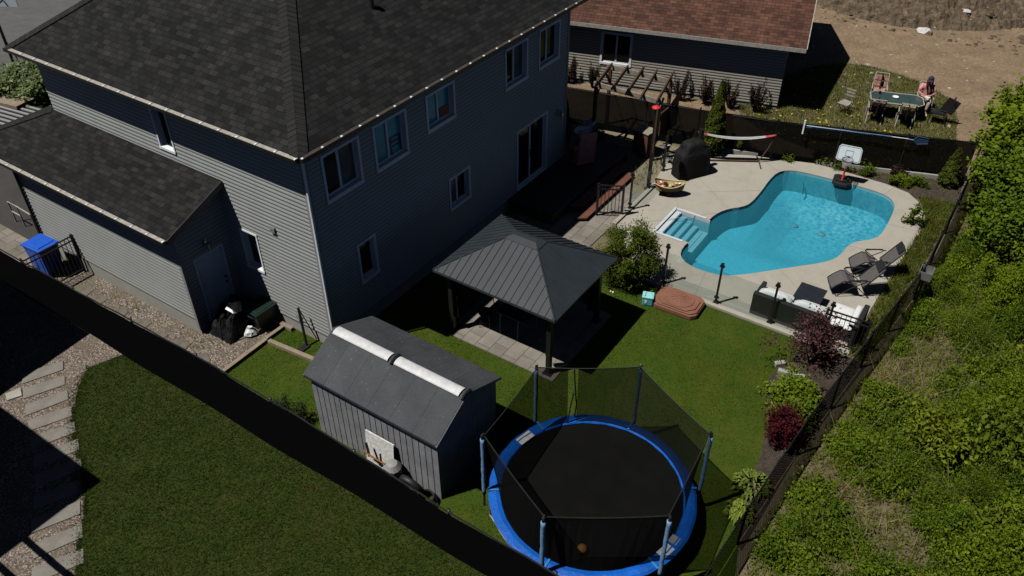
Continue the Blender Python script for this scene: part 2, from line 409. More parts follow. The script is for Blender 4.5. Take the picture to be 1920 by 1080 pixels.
def dup(o, loc, rz=None, label=None, parent=None, scale=None):
    c = o.copy(); C.objects.link(c)
    if parent: c.parent = parent
    else:
        c.location = loc
        if rz is not None: c.rotation_euler = (0, 0, rz)
        if scale: c.scale = (scale,)*3 if isinstance(scale, (int, float)) else scale
        if label: c['label'] = label
    for ch in list(o.children): dup(ch, None, parent=c)
    return c
def rotate2(p, a): return (p[0]*math.cos(a)-p[1]*math.sin(a), p[0]*math.sin(a)+p[1]*math.cos(a))
def leafcards(pos, size, upb=.6, asp=.55, seed=0, nrm=None):
    """rhombic leaves at pos; returns verts, faces"""
    r = np.random.default_rng(seed); n = len(pos)
    nr = r.normal(size=(n, 3)); nr[:, 2] = np.abs(nr[:, 2])+upb
    if nrm is not None: nr += nrm
    nr /= np.linalg.norm(nr, axis=1)[:, None]
    t = np.cross(nr, r.normal(size=(n, 3))); t /= np.linalg.norm(t, axis=1)[:, None]; b = np.cross(nr, t)
    sz = size*r.uniform(.6, 1.35, n)[:, None]
    v = np.stack([pos-t*sz*.5, pos+b*sz*asp*.5+nr*sz*.06, pos+t*sz*.5-nr*sz*.08, pos-b*sz*asp*.5+nr*sz*.06], 1).reshape(-1, 3)
    return v
def quadmesh(name, v, m, parent=None, k=4):
    n = len(v)//k
    me = bpy.data.meshes.new(name); me.vertices.add(len(v)); me.vertices.foreach_set('co', np.ascontiguousarray(v, dtype=np.float32).ravel())
    me.loops.add(len(v)); me.loops.foreach_set('vertex_index', np.arange(len(v), dtype=np.int32))
    me.polygons.add(n); me.polygons.foreach_set('loop_start', np.arange(0, len(v), k, dtype=np.int32))
    me.materials.append(MATS[m]); me.update(calc_edges=True); me.validate()
    o = bpy.data.objects.new(name, me); C.objects.link(o)
    if parent: o.parent = parent
    return o
def crown_pts(n, rx, ry, rz, clumps, spread, seed, base=0., hollow=.45, lump=.25):
    r = np.random.default_rng(seed)
    d = r.normal(size=(clumps, 3)); d /= np.linalg.norm(d, axis=1)[:, None]
    rad = r.uniform(hollow, 1., clumps)[:, None]*(1+lump*r.normal(size=(clumps, 1)))
    c = d*rad*[rx, ry, rz]; c[:, 2] += rz+base
    c = c[c[:, 2] > .05*rz]
    k = r.integers(0, len(c), n)
    wts = r.uniform(.55, 1.4, len(c))[k][:, None]
    p = c[k]+r.normal(size=(n, 3))*spread*wts
    p[:, 2] = np.maximum(p[:, 2], .03)
    return p
def shrub(name, label, cat, loc, rx, ry, rz, n, leaf, m, seed, clumps=60, spread=.12, group=None, trunk=True, base=0., hollow=.45, upb=.6, asp=.55, rz_=0, lump=.25, stem='bark'):
    t = thing(name, label, cat, loc, rz_, group)
    pts = crown_pts(n, rx, ry, rz, clumps, spread, seed, base, hollow, lump)
    quadmesh('foliage', leafcards(pts, leaf, upb, asp, seed), m, t)
    if trunk:
        mb = MB(); r = random.Random(seed)
        for i in range(7):
            a = r.uniform(0, 6.28); e = Vector((rx*.75*math.cos(a), ry*.75*math.sin(a), base+rz*r.uniform(.9, 1.5)))
            mid = e*.45+Vector((0, 0, base*.4+.1)); mb.tube([(0, 0, 0), mid, e], [.03, .02, .008], 5)
        mb.build('stem', stem, t)
    return t
def blades(name, pts, h, wd, m, kind='stuff', lean=.5, seed=3, parent=None):
    r = np.random.default_rng(seed); n = len(pts); a = r.uniform(0, 6.283, n)
    side = np.stack([np.cos(a), np.sin(a), np.zeros(n)], 1)*wd
    hh = h*r.uniform(.5, 1.3, n); b = r.uniform(0, 6.283, n)
    tip = pts+np.stack([np.cos(b)*hh*lean*r.uniform(.2, 1.3, n), np.sin(b)*hh*lean*r.uniform(.2, 1.3, n), hh], 1)
    v = np.stack([pts-side, pts+side, tip], 1).reshape(-1, 3)
    o = quadmesh(name, v, m, parent, 3)
    if kind: o['kind'] = kind
    return o
def inpoly(P, poly):
    x, y = P[:, 0], P[:, 1]; ins = np.zeros(len(P), bool); n = len(poly)
    for i in range(n):
        x1, y1 = poly[i]; x2, y2 = poly[(i+1) % n]
        c = ((y1 > y) != (y2 > y)) & (x < (x2-x1)*(y-y1)/((y2-y1) or 1e-9)+x1); ins ^= c
    return ins
def scatter(poly, density, z, seed=5, holes=()):
    r = np.random.default_rng(seed); p = np.array(poly); lo, hi = p.min(0), p.max(0)
    n = int(density*(hi-lo).prod()); q = r.uniform(lo, hi, (n, 2)); q = q[inpoly(q, poly)]
    for h in holes: q = q[~inpoly(q, h)]
    return np.column_stack([q, np.full(len(q), z)])
def smooth_poly(P, it=2):
    for _ in range(it):
        o = []
        for i in range(len(P)):
            a, b = P[i], P[(i+1) % len(P)]
            o += [(.75*a[0]+.25*b[0], .75*a[1]+.25*b[1]), (.25*a[0]+.75*b[0], .25*a[1]+.75*b[1])]
        P = o
    return P

# ================================================================== SETTING
pool_c = [(9.5, -5.62), (8.93, -5.66), (8.6, -5.9), (8.45, -6.32), (8.45, -6.76), (8.56, -7.22), (8.89, -7.63), (9.5, -8.21), (10.14, -8.79), (10.76, -9.38), (11.15, -9.63), (11.57, -9.74), (12.05, -9.76), (12.43, -9.9), (12.79, -10.25), (13.15, -10.44), (13.79, -10.47), (14.77, -10.44), (15.23, -10.38), (15.62, -10.16), (15.79, -9.77), (15.82, -9.01), (15.77, -8.12), (15.69, -7.09), (15.5, -6.66), (15.18, -6.45), (14.58, -6.4), (13.61, -6.44), (12.75, -6.42), (12.4, -6.28), (12.05, -5.96), (11.65, -5.76), (11.2, -5.68)]
pool = smooth_poly(pool_c, 1)
step_x0, step_x1, step_y0, step_y1 = 9.55, 11.05, -5.62, -4.55
# opening of pool plus the step bay, counter-clockwise
hole = [q for q in pool]
i0 = min(range(len(hole)), key=lambda i: (hole[i][0]-9.35)**2+(hole[i][1]+5.62)**2)
hole = hole[i0:]+hole[:i0]
hole = [q for q in hole if not (step_x0-.02 < q[0] < step_x1+.02 and q[1] > -5.75)]
hole = hole + [(step_x1, -5.68), (step_x1, step_y1), (step_x0, step_y1), (step_x0, -5.66)]
big = [(-260, -260), (300, -260), (300, 320), (-260, 320)]
struct('ground', MB().sheet(big, -.02, [hole]), 'ground_mix')
# lawns
yard_lawn = [(-3.2, -12), (.2, -11), (1.6, -10.6), (2.6, -10.55), (3.3, -10.4), (3.9, -10.3), (4.6, -9.95), (5.1, -9.8), (5.7, -9.85), (6.2, -10.05), (7.1, -10.1), (7.1, .2), (-.02, .2), (-.02, 1.66), (-3.2, 1.66)]
patio = [(2.1, -5.36), (2.75, -5.36), (5.2, -5.36), (5.2, -2.0), (2.62, -2.0), (2.62, -2.22), (2.1, -2.22)]
struct('lawn', MB().sheet(yard_lawn, 0), 'lawn_soil')
left_edge = [(-3.2, 4.45), (-4.05, 4.75), (-4.6, 4.35), (-5.02, 3.85), (-5.4, 3.4), (-5.67, 2.97), (-5.85, 2.5), (-6.04, 2.11), (-6.3, 1.7), (-6.5, 1.21), (-6.8, .8), (-7.14, .45), (-7.45, .05), (-7.79, -.36), (-8.6, -1.6)]
left_lawn = left_edge + [(-12, -7), (-12, -30), (-3.2, -30)]
struct('neighbour_lawn', MB().sheet(left_lawn, 0), 'left_lawn_soil')
struct('gravel_bed', MB().sheet([(-3.2, 4.4), (-3.2, 40), (-40, 40), (-40, -20), (-9.5, -2.5)]+left_edge[::-1][1:], -.006), 'gravel')
struct('gravel_path', MB().sheet([(-3.2, 1.66), (0, 1.66), (0, 3.4), (-1.5, 3.4), (-1.5, 9.2), (-3.2, 9.2)], -.006), 'gravel_dirty')
# street and driveway far left
struct('street', MB().sheet([(-60, 22.8), (60, 22.8), (60, 40), (-60, 40)], .004), 'asphalt')
struct('kerb', MB().box((0, 22.68, .05), (120, .16, .16)), 'concrete')
struct('driveway', MB().sheet([(-1.6, 10.6), (2.4, 10.6), (2.4, 22.55), (-1.6, 22.55)], .0), 'driveway_asphalt')
struct('front_path', MB().sheet([(-3.6, 9.3), (-1.62, 9.3), (-1.62, 22.5), (-3.6, 22.5)], .0), 'paver')
struct('front_lawn', MB().sheet([(2.42, 16), (14, 16), (14, 22.5), (2.42, 22.5)], .0), 'lawn_soil')
# the plot behind: dirt lot, grass patch, mound
struct('dirt_lot', MB().sheet([(16.9, -20), (80, -40), (80, 14), (15.2, 3), (15.6, -3), (18.2, -11.8)], -.008), 'dirt')
grass_patch = smooth_poly([(18.6, -2.5), (24.5, -4.3), (25.8, -5.2), (26.4, -6.6), (26.0, -8.2), (25.6, -9.3), (24.4, -10.5), (22.4, -10.9), (20.6, -11.2), (18.6, -11.8), (17.0, -8.5)], 2)
struct('grass_patch', MB().sheet(grass_patch, 0), 'wild_soil')
struct('far_grass', MB().sheet([(43, -13.5), (60, -16), (60, -9.8), (46.5, -11.2)], .03), 'lawn_soil')
def mound():
    nx, ny = 120, 96; vs = []; r = np.random.default_rng(4)
    gx = np.linspace(30, 50, nx); gy = np.linspace(-15, 3, ny)
    for x in gx:
        for y in gy:
            e = max(0, 1-((x-40.5)/8.6)**2-((y+6.2+.10*(x-40))/7.2)**2)
            h = 1.5*e**.75*(1+.35*math.sin(x*1.7+y)*math.cos(y*1.3))+(.3*r.random()**2 if e > 0 else 0)
            vs.append((x, y, h-.03))
    fs = [(i*ny+j, (i+1)*ny+j, (i+1)*ny+j+1, i*ny+j+1) for i in range(nx-1) for j in range(ny-1)]
    return MB().mesh(vs, fs)
struct('dirt_mound', mound(), 'rubble', smooth=False)
# wild bank beyond the right fence and the planting beds
struct('wild_bank', MB().sheet([(-14, -11.15), (3, -11.25), (9, -11.95), (16.6, -12.2), (30, -12.8), (60, -14), (60, -60), (-14, -60)], 0), 'wild_soil')
struct('garden_bed', MB().sheet([(.1, -11.1), (.2, -11), (1.6, -10.6), (2.6, -10.55), (3.3, -10.4), (3.9, -10.3), (4.6, -9.95), (5.1, -9.8), (5.7, -9.85), (6.2, -10.05), (7.1, -10.1), (7.1, -11.7), (3, -11.2)], .004), 'mulch')
struct('back_bed', MB().sheet([(14.3, -2.6), (15.3, -3), (18.25, -11.9), (16.4, -12.1), (15.2, -11.3), (15.9, -10.95), (16.4, -9.8), (16.45, -8), (16.2, -6.1), (14.9, -3.8)], .004), 'mulch')
struct('side_grass', MB().sheet([(7.1, -11.1), (10.5, -11), (13, -11.2), (14.8, -11.1), (16.0, -10.4), (16.5, -12.1), (9, -11.95), (7.1, -11.7)], .008), 'wild_soil')
struct('sand_strip', MB().sheet([(9.0, -3.4), (15.0, -3.4), (15.0, 1.0), (11.4, 1.0), (11.4, -2.0), (9.0, -2.0)], .003), 'sand')
struct('paver_path', MB().sheet([(5.4, -3.2), (9.35, -3.25), (11.3, -3.2), (11.6, -2.2), (11.6, -.5), (5.4, -.5)], .012), 'paver')
struct('patio', MB().prism(patio, .0, .035), 'paver')
pv = bpy.data.objects['patio'].data
uvl = pv.uv_layers.new(name='uv')
for l in pv.loops: uvl.data[l.index].uv = pv.vertices[l.vertex_index].co.xy
# pool deck with joints
deck_outer = [(7.17, -11.2), (7.17, -5.6), (8.1, -4.3), (9.2, -3.36), (11.84, -3.26), (12.7, -3.1), (13.6, -2.95), (14.47, -3.0), (15.0, -3.75), (15.7, -5.0), (16.25, -6.07), (16.48, -7.0), (16.53, -7.94), (16.5, -8.9), (16.47, -9.78), (16.3, -10.55), (15.76, -11.1), (15.03, -11.36), (13.97, -11.43), (12.1, -11.3), (10.39, -11.22), (9.33, -11.18)]
mb = MB().sheet(deck_outer, .04, [hole])
n = len(deck_outer)
for i in range(n):
    a, b = deck_outer[i], deck_outer[(i+1) % n]
    mb.face([(a[0], a[1], -.02), (b[0], b[1], -.02), (b[0], b[1], .04), (a[0], a[1], .04)])
def joint(a, b, wd=.018):
    a = Vector((*a, .0435)); b = Vector((*b, .0435)); s = Vector((-(b-a).y, (b-a).x, 0)).normalized()*wd/2
    mb.face([a-s, b-s, b+s, a+s], m=1)
for a, b in [((12.05, -5.93), (14.3, -3.1)), ((9.2, -3.45), (11.55, -5.7)), ((12.6, -4.9), (13.7, -6.4)), ((11.3, -4.5), (13.2, -3.2)), ((15.3, -6.43), (15.9, -5.4)), ((7.2, -6.9), (8.45, -6.7)), ((7.9, -10.6), (9.75, -8.5)), ((15.72, -9.9), (16.45, -10.1)), ((12.1, -9.8), (12.3, -11.25)), ((14.0, -10.5), (14.1, -11.4))]:
    joint(a, b)
struct('pool_deck', mb, ['concrete', 'grey_trim'])
struct('deck_kerb', MB().box((7.1, -8.1, .045), (.13, 5.2, .11)).box((10.6, -3.29, .05), (2.9, .15, .12)), 'concrete', bevel=.02)
# soil tones, sandy stain patches stay in materials; grass blades as ground cover
house_fp = [(-.05, -.05), (12, -.05), (12, 11), (-.05, 11)]
P = scatter(yard_lawn, 1300, 0, 5, [patio, house_fp, [(-2.35, -5.4), (-.15, -5.4), (-.15, -1.55), (-2.35, -1.55)], [(5.4, -3.2), (7.2, -3.2), (7.2, 0), (5.4, 0)]])
k_ = np.sin(P[:, 0]*1.7+.6*np.sin(P[:, 1]*1.1))+np.sin(P[:, 1]*2.3+P[:, 0]*.7); P = P[(rng.random(len(P)) < .45+.4*(k_ > -.3))]
blades('lawn_grass', P, .04, .007, 'blade_lawn', lean=1.1)
vis = [(-9.5, .8), (-3.3, 6), (-3.3, -9.2), (-5.2, -8.2)]
P = scatter(left_lawn, 1300, 0, 6); P = P[inpoly(P, vis) | ((P[:, 0] > -10) & (P[:, 1] > -8.5) & (P[:, 0]+P[:, 1] > -14))]
ed = np.array(left_edge[1:-1]); k_ = rng.integers(0, len(ed)-1, 2600); f_ = rng.random(2600)[:, None]
E_p = ed[k_]*(1-f_)+ed[k_+1]*f_+rng.normal(size=(2600, 2))*.07*(1+np.sin(ed[k_]*9).sum(1, keepdims=True)*.4)
P = np.vstack([P, np.column_stack([E_p, np.zeros(2600)])])
blades('neighbour_grass', P, .055, .008, 'blade_left', lean=1.5, seed=8)
P = scatter(grass_patch, 500, 0, 7); blades('patch_grass', P, .12, .012, 'blade_wild', seed=9)
P = scatter(grass_patch, 5, .06, 17); P = P[np.hypot(P[:, 0]-19.5, P[:, 1]+6.7) < 3.2]
o = quadmesh('dandelions', leafcards(P+[0, 0, .03], .09, 2, .9, 3), 'petal_yellow'); o['kind'] = 'stuff'
bank_poly = [(-2, -11.3), (3, -11.35), (9, -12.05), (16.6, -12.3), (27, -12.9), (27, -15), (12, -15.6), (1, -17), (-2, -14)]
P = scatter(bank_poly, 420, 0, 10); blades('bank_grass', P, .18, .012, 'blade_wild', seed=12, lean=.9)
P = scatter([(2, -11.6), (9.5, -12.3), (12, -13), (7, -14), (2.2, -15.3), (.5, -13)], 420, .02, 14)
s = np.sin(P[:, 0]*1.9+1)+np.sin(P[:, 1]*2.6+P[:, 0]); P = P[s > .25]
blades('straw', P, .12, .008, 'straw', seed=15, lean=2.2)
P = scatter([(7.15, -11.2), (10.4, -11.25), (14.9, -11.4), (16.2, -10.9), (16.4, -12), (9, -11.85), (7.15, -11.65)], 900, 0, 18)
blades('side_tufts', P, .22, .013, 'blade_wild', seed=19, lean=.7)
P = scatter([(11.6, -3.1), (14.0, -2.9), (14, -1.8), (12, -2.0)], 130, 0, 23); blades('weeds', P, .14, .012, 'blade_wild', seed=24)
P = scatter([(-3.1, 1.8), (-1, 1.8), (-1.6, 3.2), (-1.8, 8), (-3.1, 8)], 60, 0, 25)
s = np.sin(P[:, 0]*3.1)+np.sin(P[:, 1]*2.3); P = P[s > .6]; blades('path_weeds', P, .1, .012, 'blade_wild', seed=26, lean=1.2)
P = scatter([(15.3, -3.6), (15.7, -3.8), (18.1, -11.6), (16.8, -11.7), (16.7, -8)], 140, 0, 27); blades('bed_weeds', P, .12, .01, 'blade_wild', seed=28, lean=1.3)
P = scatter([(2.5, 20.3), (12, 20.3), (12, 22.5), (2.5, 22.5)], 500, 0, 29); blades('front_grass', P, .09, .012, 'blade_lawn', seed=30)
# loose stones on the dirt
def stones(name, n, area, r0, r1, m, seed, z=None):
    r = np.random.default_rng(seed); mb = MB()
    for i in range(n):
        x, y = r.uniform(area[0], area[1]), r.uniform(area[2], area[3]); s = r.uniform(r0, r1)*(.5+r.random()**3)
        zz = 0 if z is None else z(x, y)
        a = r.uniform(0, 6.28); k = r.uniform(.6, 1, 3)
        vs = [(x+s*k[0]*math.cos(a+j*1.57)*q, y+s*k[1]*math.sin(a+j*1.57)*q, zz+h*s) for q, h in ((1, 0), (.62, .6*k[2])) for j in range(4)]
        mb.mesh(vs, [(0, 1, 5, 4), (1, 2, 6, 5), (2, 3, 7, 6), (3, 0, 4, 7), (4, 5, 6, 7)])
    return tag(mb.build(name, m), kind='stuff')
def mz(x, y):
    e = max(0, 1-((x-40.5)/8.6)**2-((y+6.2+.10*(x-40))/7.2)**2); return 1.5*e**.75-.03
stones('stones', 700, (22, 48, -11, -1), .03, .12, 'rock', 41, mz)
stones('clods', 1100, (31, 46, -12, 1), .06, .26, 'rubble', 42, mz)
# big pale boulders that can be told apart
for (x, y, s, lab) in [(31.9, -7.6, .3, 'pale flat boulder at the foot of the dirt mound'), (34.2, -8.9, .2, 'small whitish rock on the dirt mound slope'), (36.4, -10.0, .24, 'pale grey rock near the far grass beside the dirt mound')]:
    mb = MB(); r = random.Random(int(x*10))
    mb.lathe([(s, 0), (s*1.05, s*.15), (s*.8, s*.42), (s*.3, s*.55)], 9, sx=1.2)
    mb.v = [(a+r.uniform(-.05, .05), b+r.uniform(-.05, .05), c) for a, b, c in mb.v]
    o = mb.build('boulder', 'pale_rock'); o.location = (x, y, mz(x, y)); tag(o, lab, 'rock')

# ================================================================== POOL
pl = thing('swimming_pool', 'in-ground swimming pool with curved blue liner and white corner steps', 'swimming pool')
def depth(x, y):
    t = min(1, max(0, (x-10.9)/1.9)); t = t*t*(3-2*t)
    return -(.80+.55*t)
bt = [Vector(q) for q in pool]; nb = len(bt)
pts = list(bt); g = np.arange(8.4, 16, .3); gy = np.arange(-10.6, -5.4, .3)
inner = np.array([(x, y) for x in g for y in gy]); inner = inner[inpoly(inner, pool)]
def bdist(x, y): return min((Vector((x, y))-q).length for q in bt)
def dseg(x, y):
    return bdist(x, y)
inner = [q for q in inner if dseg(*q) > .16]
pts += [Vector((float(x), float(y))) for x, y in inner]
ov, oe, of, *_ = delaunay_2d_cdt(pts, [(i, (i+1) % nb) for i in range(nb)], [], 1, 1e-5)
def fz(x, y):
    d = dseg(x, y); k = min(1, d/.55); k = 1-(1-k)**2
    k = min(1, d/1.5); k = k*k*(3-2*k); full = depth(x, y); return -.78+(full+.78)*k
mb = MB(); mb.mesh([(q.x, q.y, fz(q.x, q.y)) for q in ov], [tuple(f) for f in of])
for f in range(len(mb.f)):
    a, b, c = (Vector(mb.v[i]) for i in mb.f[f][:3])
    if (b-a).cross(c-a).z < 0: mb.f[f] = mb.f[f][::-1]
for i in range(nb):
    a, b = bt[i], bt[(i+1) % nb]
    if step_x0-.01 < (a.x+b.x)/2 < step_x1+.01 and (a.y+b.y)/2 > -5.8:
        mb.face([(a.x, a.y, fz(a.x, a.y)), (b.x, b.y, fz(b.x, b.y)), (b.x, b.y, -.82), (a.x, a.y, -.82)]); continue
    mb.face([(a.x, a.y, fz(a.x, a.y)), (b.x, b.y, fz(b.x, b.y)), (b.x, b.y, .0), (a.x, a.y, .0)])
mb.build('liner', 'liner', pl, smooth=False)
# liner band and bead just under the deck edge
hv = [Vector(q) for q in hole]
mb = MB()
for i in range(len(hv)):
    a, b = hv[i], hv[(i+1) % len(hv)]
    if a.y > -5.64 and b.y > -5.64 and min(a.x, b.x) > 9.5: continue
    mb.face([(a.x, a.y, .0), (b.x, b.y, .0), (b.x, b.y, .04), (a.x, a.y, .04)])
mb.build('coping', 'grey_trim', pl)
mb = MB()
for i in range(5):
    y1 = step_y1-i*.21; mb.box(((step_x0+step_x1)/2, y1-.105-(.0 if i < 4 else .07), -.45-.1*i), (step_x1-step_x0-.004, .205+(0 if i < 4 else .14), .9-.02*i), m=0)
    mb.box(((step_x0+step_x1)/2, y1-.19, -.0-.1*i-.01*i+.004), (step_x1-step_x0-.2, .02, .012), m=1)
mb.box(((step_x0+step_x1)/2, step_y1+.04, .05), (step_x1-step_x0+.22, .09, .02)).box((step_x0-.05, -5.0, .05), (.09, .98, .02)).box((step_x1+.05, -5.05, .05), (.09, 1.05, .02))
mb.box((step_x0-.01, -5.1, -.4), (.03, 1.16, .86)).box((step_x1+.01, -5.13, -.4), (.03, 1.2, .86)).box(((step_x0+step_x1)/2, step_y1-.002, -.4), (1.5, .006, .86))
mb.build('steps', ['pool_grey', 'pool_blue'], pl, bevel=.008)
for (x, y) in [(14.35, -7.62), (14.42, -8.55)]:
    MB().lathe([(.13, 0), (.13, .025), (.09, .05), (.02, .055)], 16, (x, y, fz(x, y)+.005)).build('drain', 'drain', pl)
MB().tube([(15.6, -7.3, -.3), (15.45, -7.4, -.45), (15.35, -7.42, -.6)], .025, 6).build('vacuum_hose', 'black_plastic', pl)
mb = MB().sheet(hole, -.075)
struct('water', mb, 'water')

# ================================================================== HOUSES
def siding(mb, L0, L1, z0, z1, to3d, openings=(), lap=.115, d=.022, umin=None, umax=None):
    zs = []; z = z0
    while z < z1-1e-6: zs.append((z, min(z+lap, z1))); z += lap
    cuts = sorted({o[2] for o in openings} | {o[3] for o in openings})
    for a, b in zs:
        br = [a]+[c for c in cuts if a+1e-4 < c < b-1e-4]+[b]
        for k in range(len(br)-1):
            c, e = br[k], br[k+1]; mid = (c+e)/2
            lo = umin(mid) if umin else L0; hi = umax(mid) if umax else L1
            if hi-lo < .02: continue
            iv = [(lo, hi)]
            for (u0, u1, v0, v1) in openings:
                if v0 <= mid <= v1:
                    nv = []
                    for (p_, q_) in iv:
                        if u1 <= p_ or u0 >= q_: nv.append((p_, q_)); continue
                        if u0 > p_: nv.append((p_, u0))
                        if u1 < q_: nv.append((u1, q_))
                    iv = nv
            oc = d*(1-(c-a)/lap); oe_ = d*(1-(e-a)/lap)
            for (p_, q_) in iv:
                zm = min(e, max(c, a+.024)); om = d*(1-(zm-a)/lap)      # groove and lap shadow of each course, painted as a darker strip
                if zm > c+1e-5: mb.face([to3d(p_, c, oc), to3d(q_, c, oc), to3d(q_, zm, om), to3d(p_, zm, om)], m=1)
                if e > zm+1e-5: mb.face([to3d(p_, zm, om), to3d(q_, zm, om), to3d(q_, e, oe_), to3d(p_, e, oe_)])
                if k == 0: mb.face([to3d(p_, a, 0), to3d(q_, a, 0), to3d(q_, a, d), to3d(p_, a, d)])
def obox(mb, to3d, u0, u1, z0, z1, o0, o1, m=0):
    P = [to3d(u, z, o) for o in (o0, o1) for z in (z0, z1) for u in (u0, u1)]
    return mb.mesh(P, [(0, 1, 3, 2), (4, 6, 7, 5), (0, 4, 5, 1), (2, 3, 7, 6), (0, 2, 6, 4), (1, 5, 7, 3)], m)
def window(root, to3d, u0, u1, z0, z1, panes=2, glass=('glass_dark', 'glass_dark'), name='window', rec=.13, cw=.05, sill=.05):
    mb = MB()
    # casing proud of the siding
    obox(mb, to3d, u0-.01, u1+.01, z1-cw, z1+.01, -rec, .035); obox(mb, to3d, u0-.012, u1+.012, z0-.01, z0+sill, -rec, .045)
    obox(mb, to3d, u0-.01, u0+cw, z0+sill, z1-cw, -rec, .033); obox(mb, to3d, u1-cw, u1+.01, z0+sill, z1-cw, -rec, .033)
    iu0, iu1, iz0, iz1 = u0+cw, u1-cw, z0+sill, z1-cw
    wd = (iu1-iu0)/panes; fr = .035
    for k in range(panes):
        a, b = iu0+k*wd, iu0+(k+1)*wd
        obox(mb, to3d, a, a+fr, iz0, iz1, -rec, -rec+.05); obox(mb, to3d, b-fr, b, iz0, iz1, -rec, -rec+.05)
        obox(mb, to3d, a+fr, b-fr, iz0, iz0+fr, -rec, -rec+.05); obox(mb, to3d, a+fr, b-fr, iz1-fr, iz1, -rec, -rec+.05)
    f = mb.build(name, 'white_trim', root)
    for k in range(panes):
        a, b = iu0+k*wd, iu0+(k+1)*wd
        q = MB(); obox(q, to3d, a+fr+.001, b-fr-.001, iz0+fr+.001, iz1-fr-.001, -rec, -rec+.02)
        q.build('pane', glass[k % len(glass)], f)
    return f
H = thing('house', 'large two storey house with pale grey siding and black shingle hip roof', 'house')
DX, DY, WT = 11.5, 10.2, 5.82
right = lambda u, z, o: (u, -o, z)          # long wall, faces the yard
leftw = lambda u, z, o: (-o, u, z)          # short wall above the garage
wins = [(.518, 1.764, 4.175, 5.437), (2.256, 3.499, 4.175, 5.437), (4.294, 5.504, 4.37, 5.437), (7.907, 9.095, 4.175, 5.437), (9.722, 10.928, 4.175, 5.437), (5.05, 6.04, 1.557, 2.61), (1.235, 1.91, 1.352, 2.582)]
door = (8.52, 10.3, .484, 2.604)
base_win = (2.5, 3.3, .0, .42)
mb = MB(); siding(mb, 0, DX, .42, WT, right, wins+[door])
lw = [(4.72, 5.33, 4.31, 5.53), (2.21, 2.84, 1.55, 2.76)]
siding(mb, 0, DY, .34, WT, leftw, lw)
mb.face([(DX, 0, 0), (DX, DY, 0), (DX, DY, WT), (DX, 0, WT)]); mb.face([(0, DY, 0), (DX, DY, 0), (DX, DY, WT), (0, DY, WT)])
mb.build('wall', ['siding', 'siding_lap_shade'], H)
mb = MB(); obox(mb, right, -.0, DX, -.3, .42, -.2, -.01); obox(mb, leftw, .2, 3.3, -.3, .34, -.2, -.01); mb.build('foundation', 'foundation', H)
gl = [('glass_dark', 'glass_green'), ('glass_teal', 'glass_teal'), ('glass_teal', 'glass_teal'), ('glass_dark', 'glass_green'), ('glass_dark', 'glass_dark'), ('glass_green', 'glass_dark'), ('glass_dark',)]
for k, q in enumerate(wins):
    f = window(H, right, *q, panes=1 if k == 6 else 2, glass=gl[k], sill=.10 if k < 5 else .08, cw=.06, rec=.15)
    if k == 1:
        c = MB(); 
        for u in (2.98, 3.32): obox(c, right, u, u+.035, 4.32, 4.78, -.112, -.105)
        for z in (4.5, 4.62, 4.745): obox(c, right, 2.98, 3.355, z, z+.03, -.1115, -.106)
        c.build('chair_back', 'black_metal', f)
    if k == 2:
        c = MB(); obox(c, right, 5.0, 5.38, 4.5, 4.78, -.112, -.106); c.build('curtain', 'curtain_orange', f)
for q in lw: window(H, leftw, *q, panes=1, rec=.16, cw=.04, sill=.06)
# sliding door
f = window(H, right, *door, panes=2, name='sliding_door', rec=.12, sill=.04, cw=.06)
mb = MB(); obox(mb, right, 9.40, 9.43, 1.3, 1.6, -.07, -.045); mb.build('handle', 'black_metal', f)
# corner trims, downspout
for f_, a_, b_ in ((right, -.03, .09), (leftw, -.028, .09), (right, DX-.08, DX+.02)):
    mb = MB(); obox(mb, f_, a_, b_, .3, WT, -.0, .03); mb.build('corner_trim', 'grey_trim', H)
MB().tube([(-.055, -.07, 5.75), (-.055, -.07, .3), (-.1, -.22, .16)], .035, 8).build('downspout', 'white_trim', H)
# vents on the short wall
for (u, z) in [(1.49, 3.2), (1.19, .55)]:
    mb = MB(); obox(mb, leftw, u-.09, u+.09, z-.09, z+.09, .0, .05)
    for k in range(4): obox(mb, leftw, u-.08, u+.08, z-.075+.04*k, z-.055+.04*k, .05, .065)
    mb.build('wall_vent', 'soffit', H)
def lantern(loc, dy):
    mb = MB(); x, y, z = loc
    mb.box((x, y+.01*dy, z), (.1, .03, .16)).tube([(x, y, z+.03), (x, y+.09*dy, z+.1), (x, y+.15*dy, z+.06)], .012, 6)
    mb.lathe([(.03, .05), (.075, .02), (.06, -.16), (.03, -.18)], 8, (x, y+.15*dy, z)); return mb
lantern((10.95, -.02, 2.3), -1).build('wall_lamp', 'grey_metal', H)
# hip roof
def roof_face(mb, P, m=0):
    P = [Vector(q) for q in P]; u = (P[1]-P[0]).normalized(); nn = u.cross(P[-1]-P[0]).normalized(); v = nn.cross(u)
    mb.face(P, [((q-P[0]).dot(u)+P[0].x*.37+P[0].y*.21, (q-P[0]).dot(v)) for q in P], m)
OV, EZ, SL = .42, 5.975, .667
ax0, ax1, ay0, ay1 = -OV, DX+OV, -OV, DY+OV; hd = (ay1-ay0)/2; RZ = EZ+SL*hd; ym = (ay0+ay1)/2
mb = MB()
A, B, Cc, D_ = (ax0, ay0, EZ), (ax1, ay0, EZ), (ax1, ay1, EZ), (ax0, ay1, EZ); E1, E2 = (ax0+hd, ym, RZ), (ax1-hd, ym, RZ)
roof_face(mb, [A, B, E2, E1]); roof_face(mb, [D_, A, E1]); roof_face(mb, [Cc, D_, E1, E2]); roof_face(mb, [B, Cc, E2])
rf = mb.build('roof', 'shingle_dark', H)
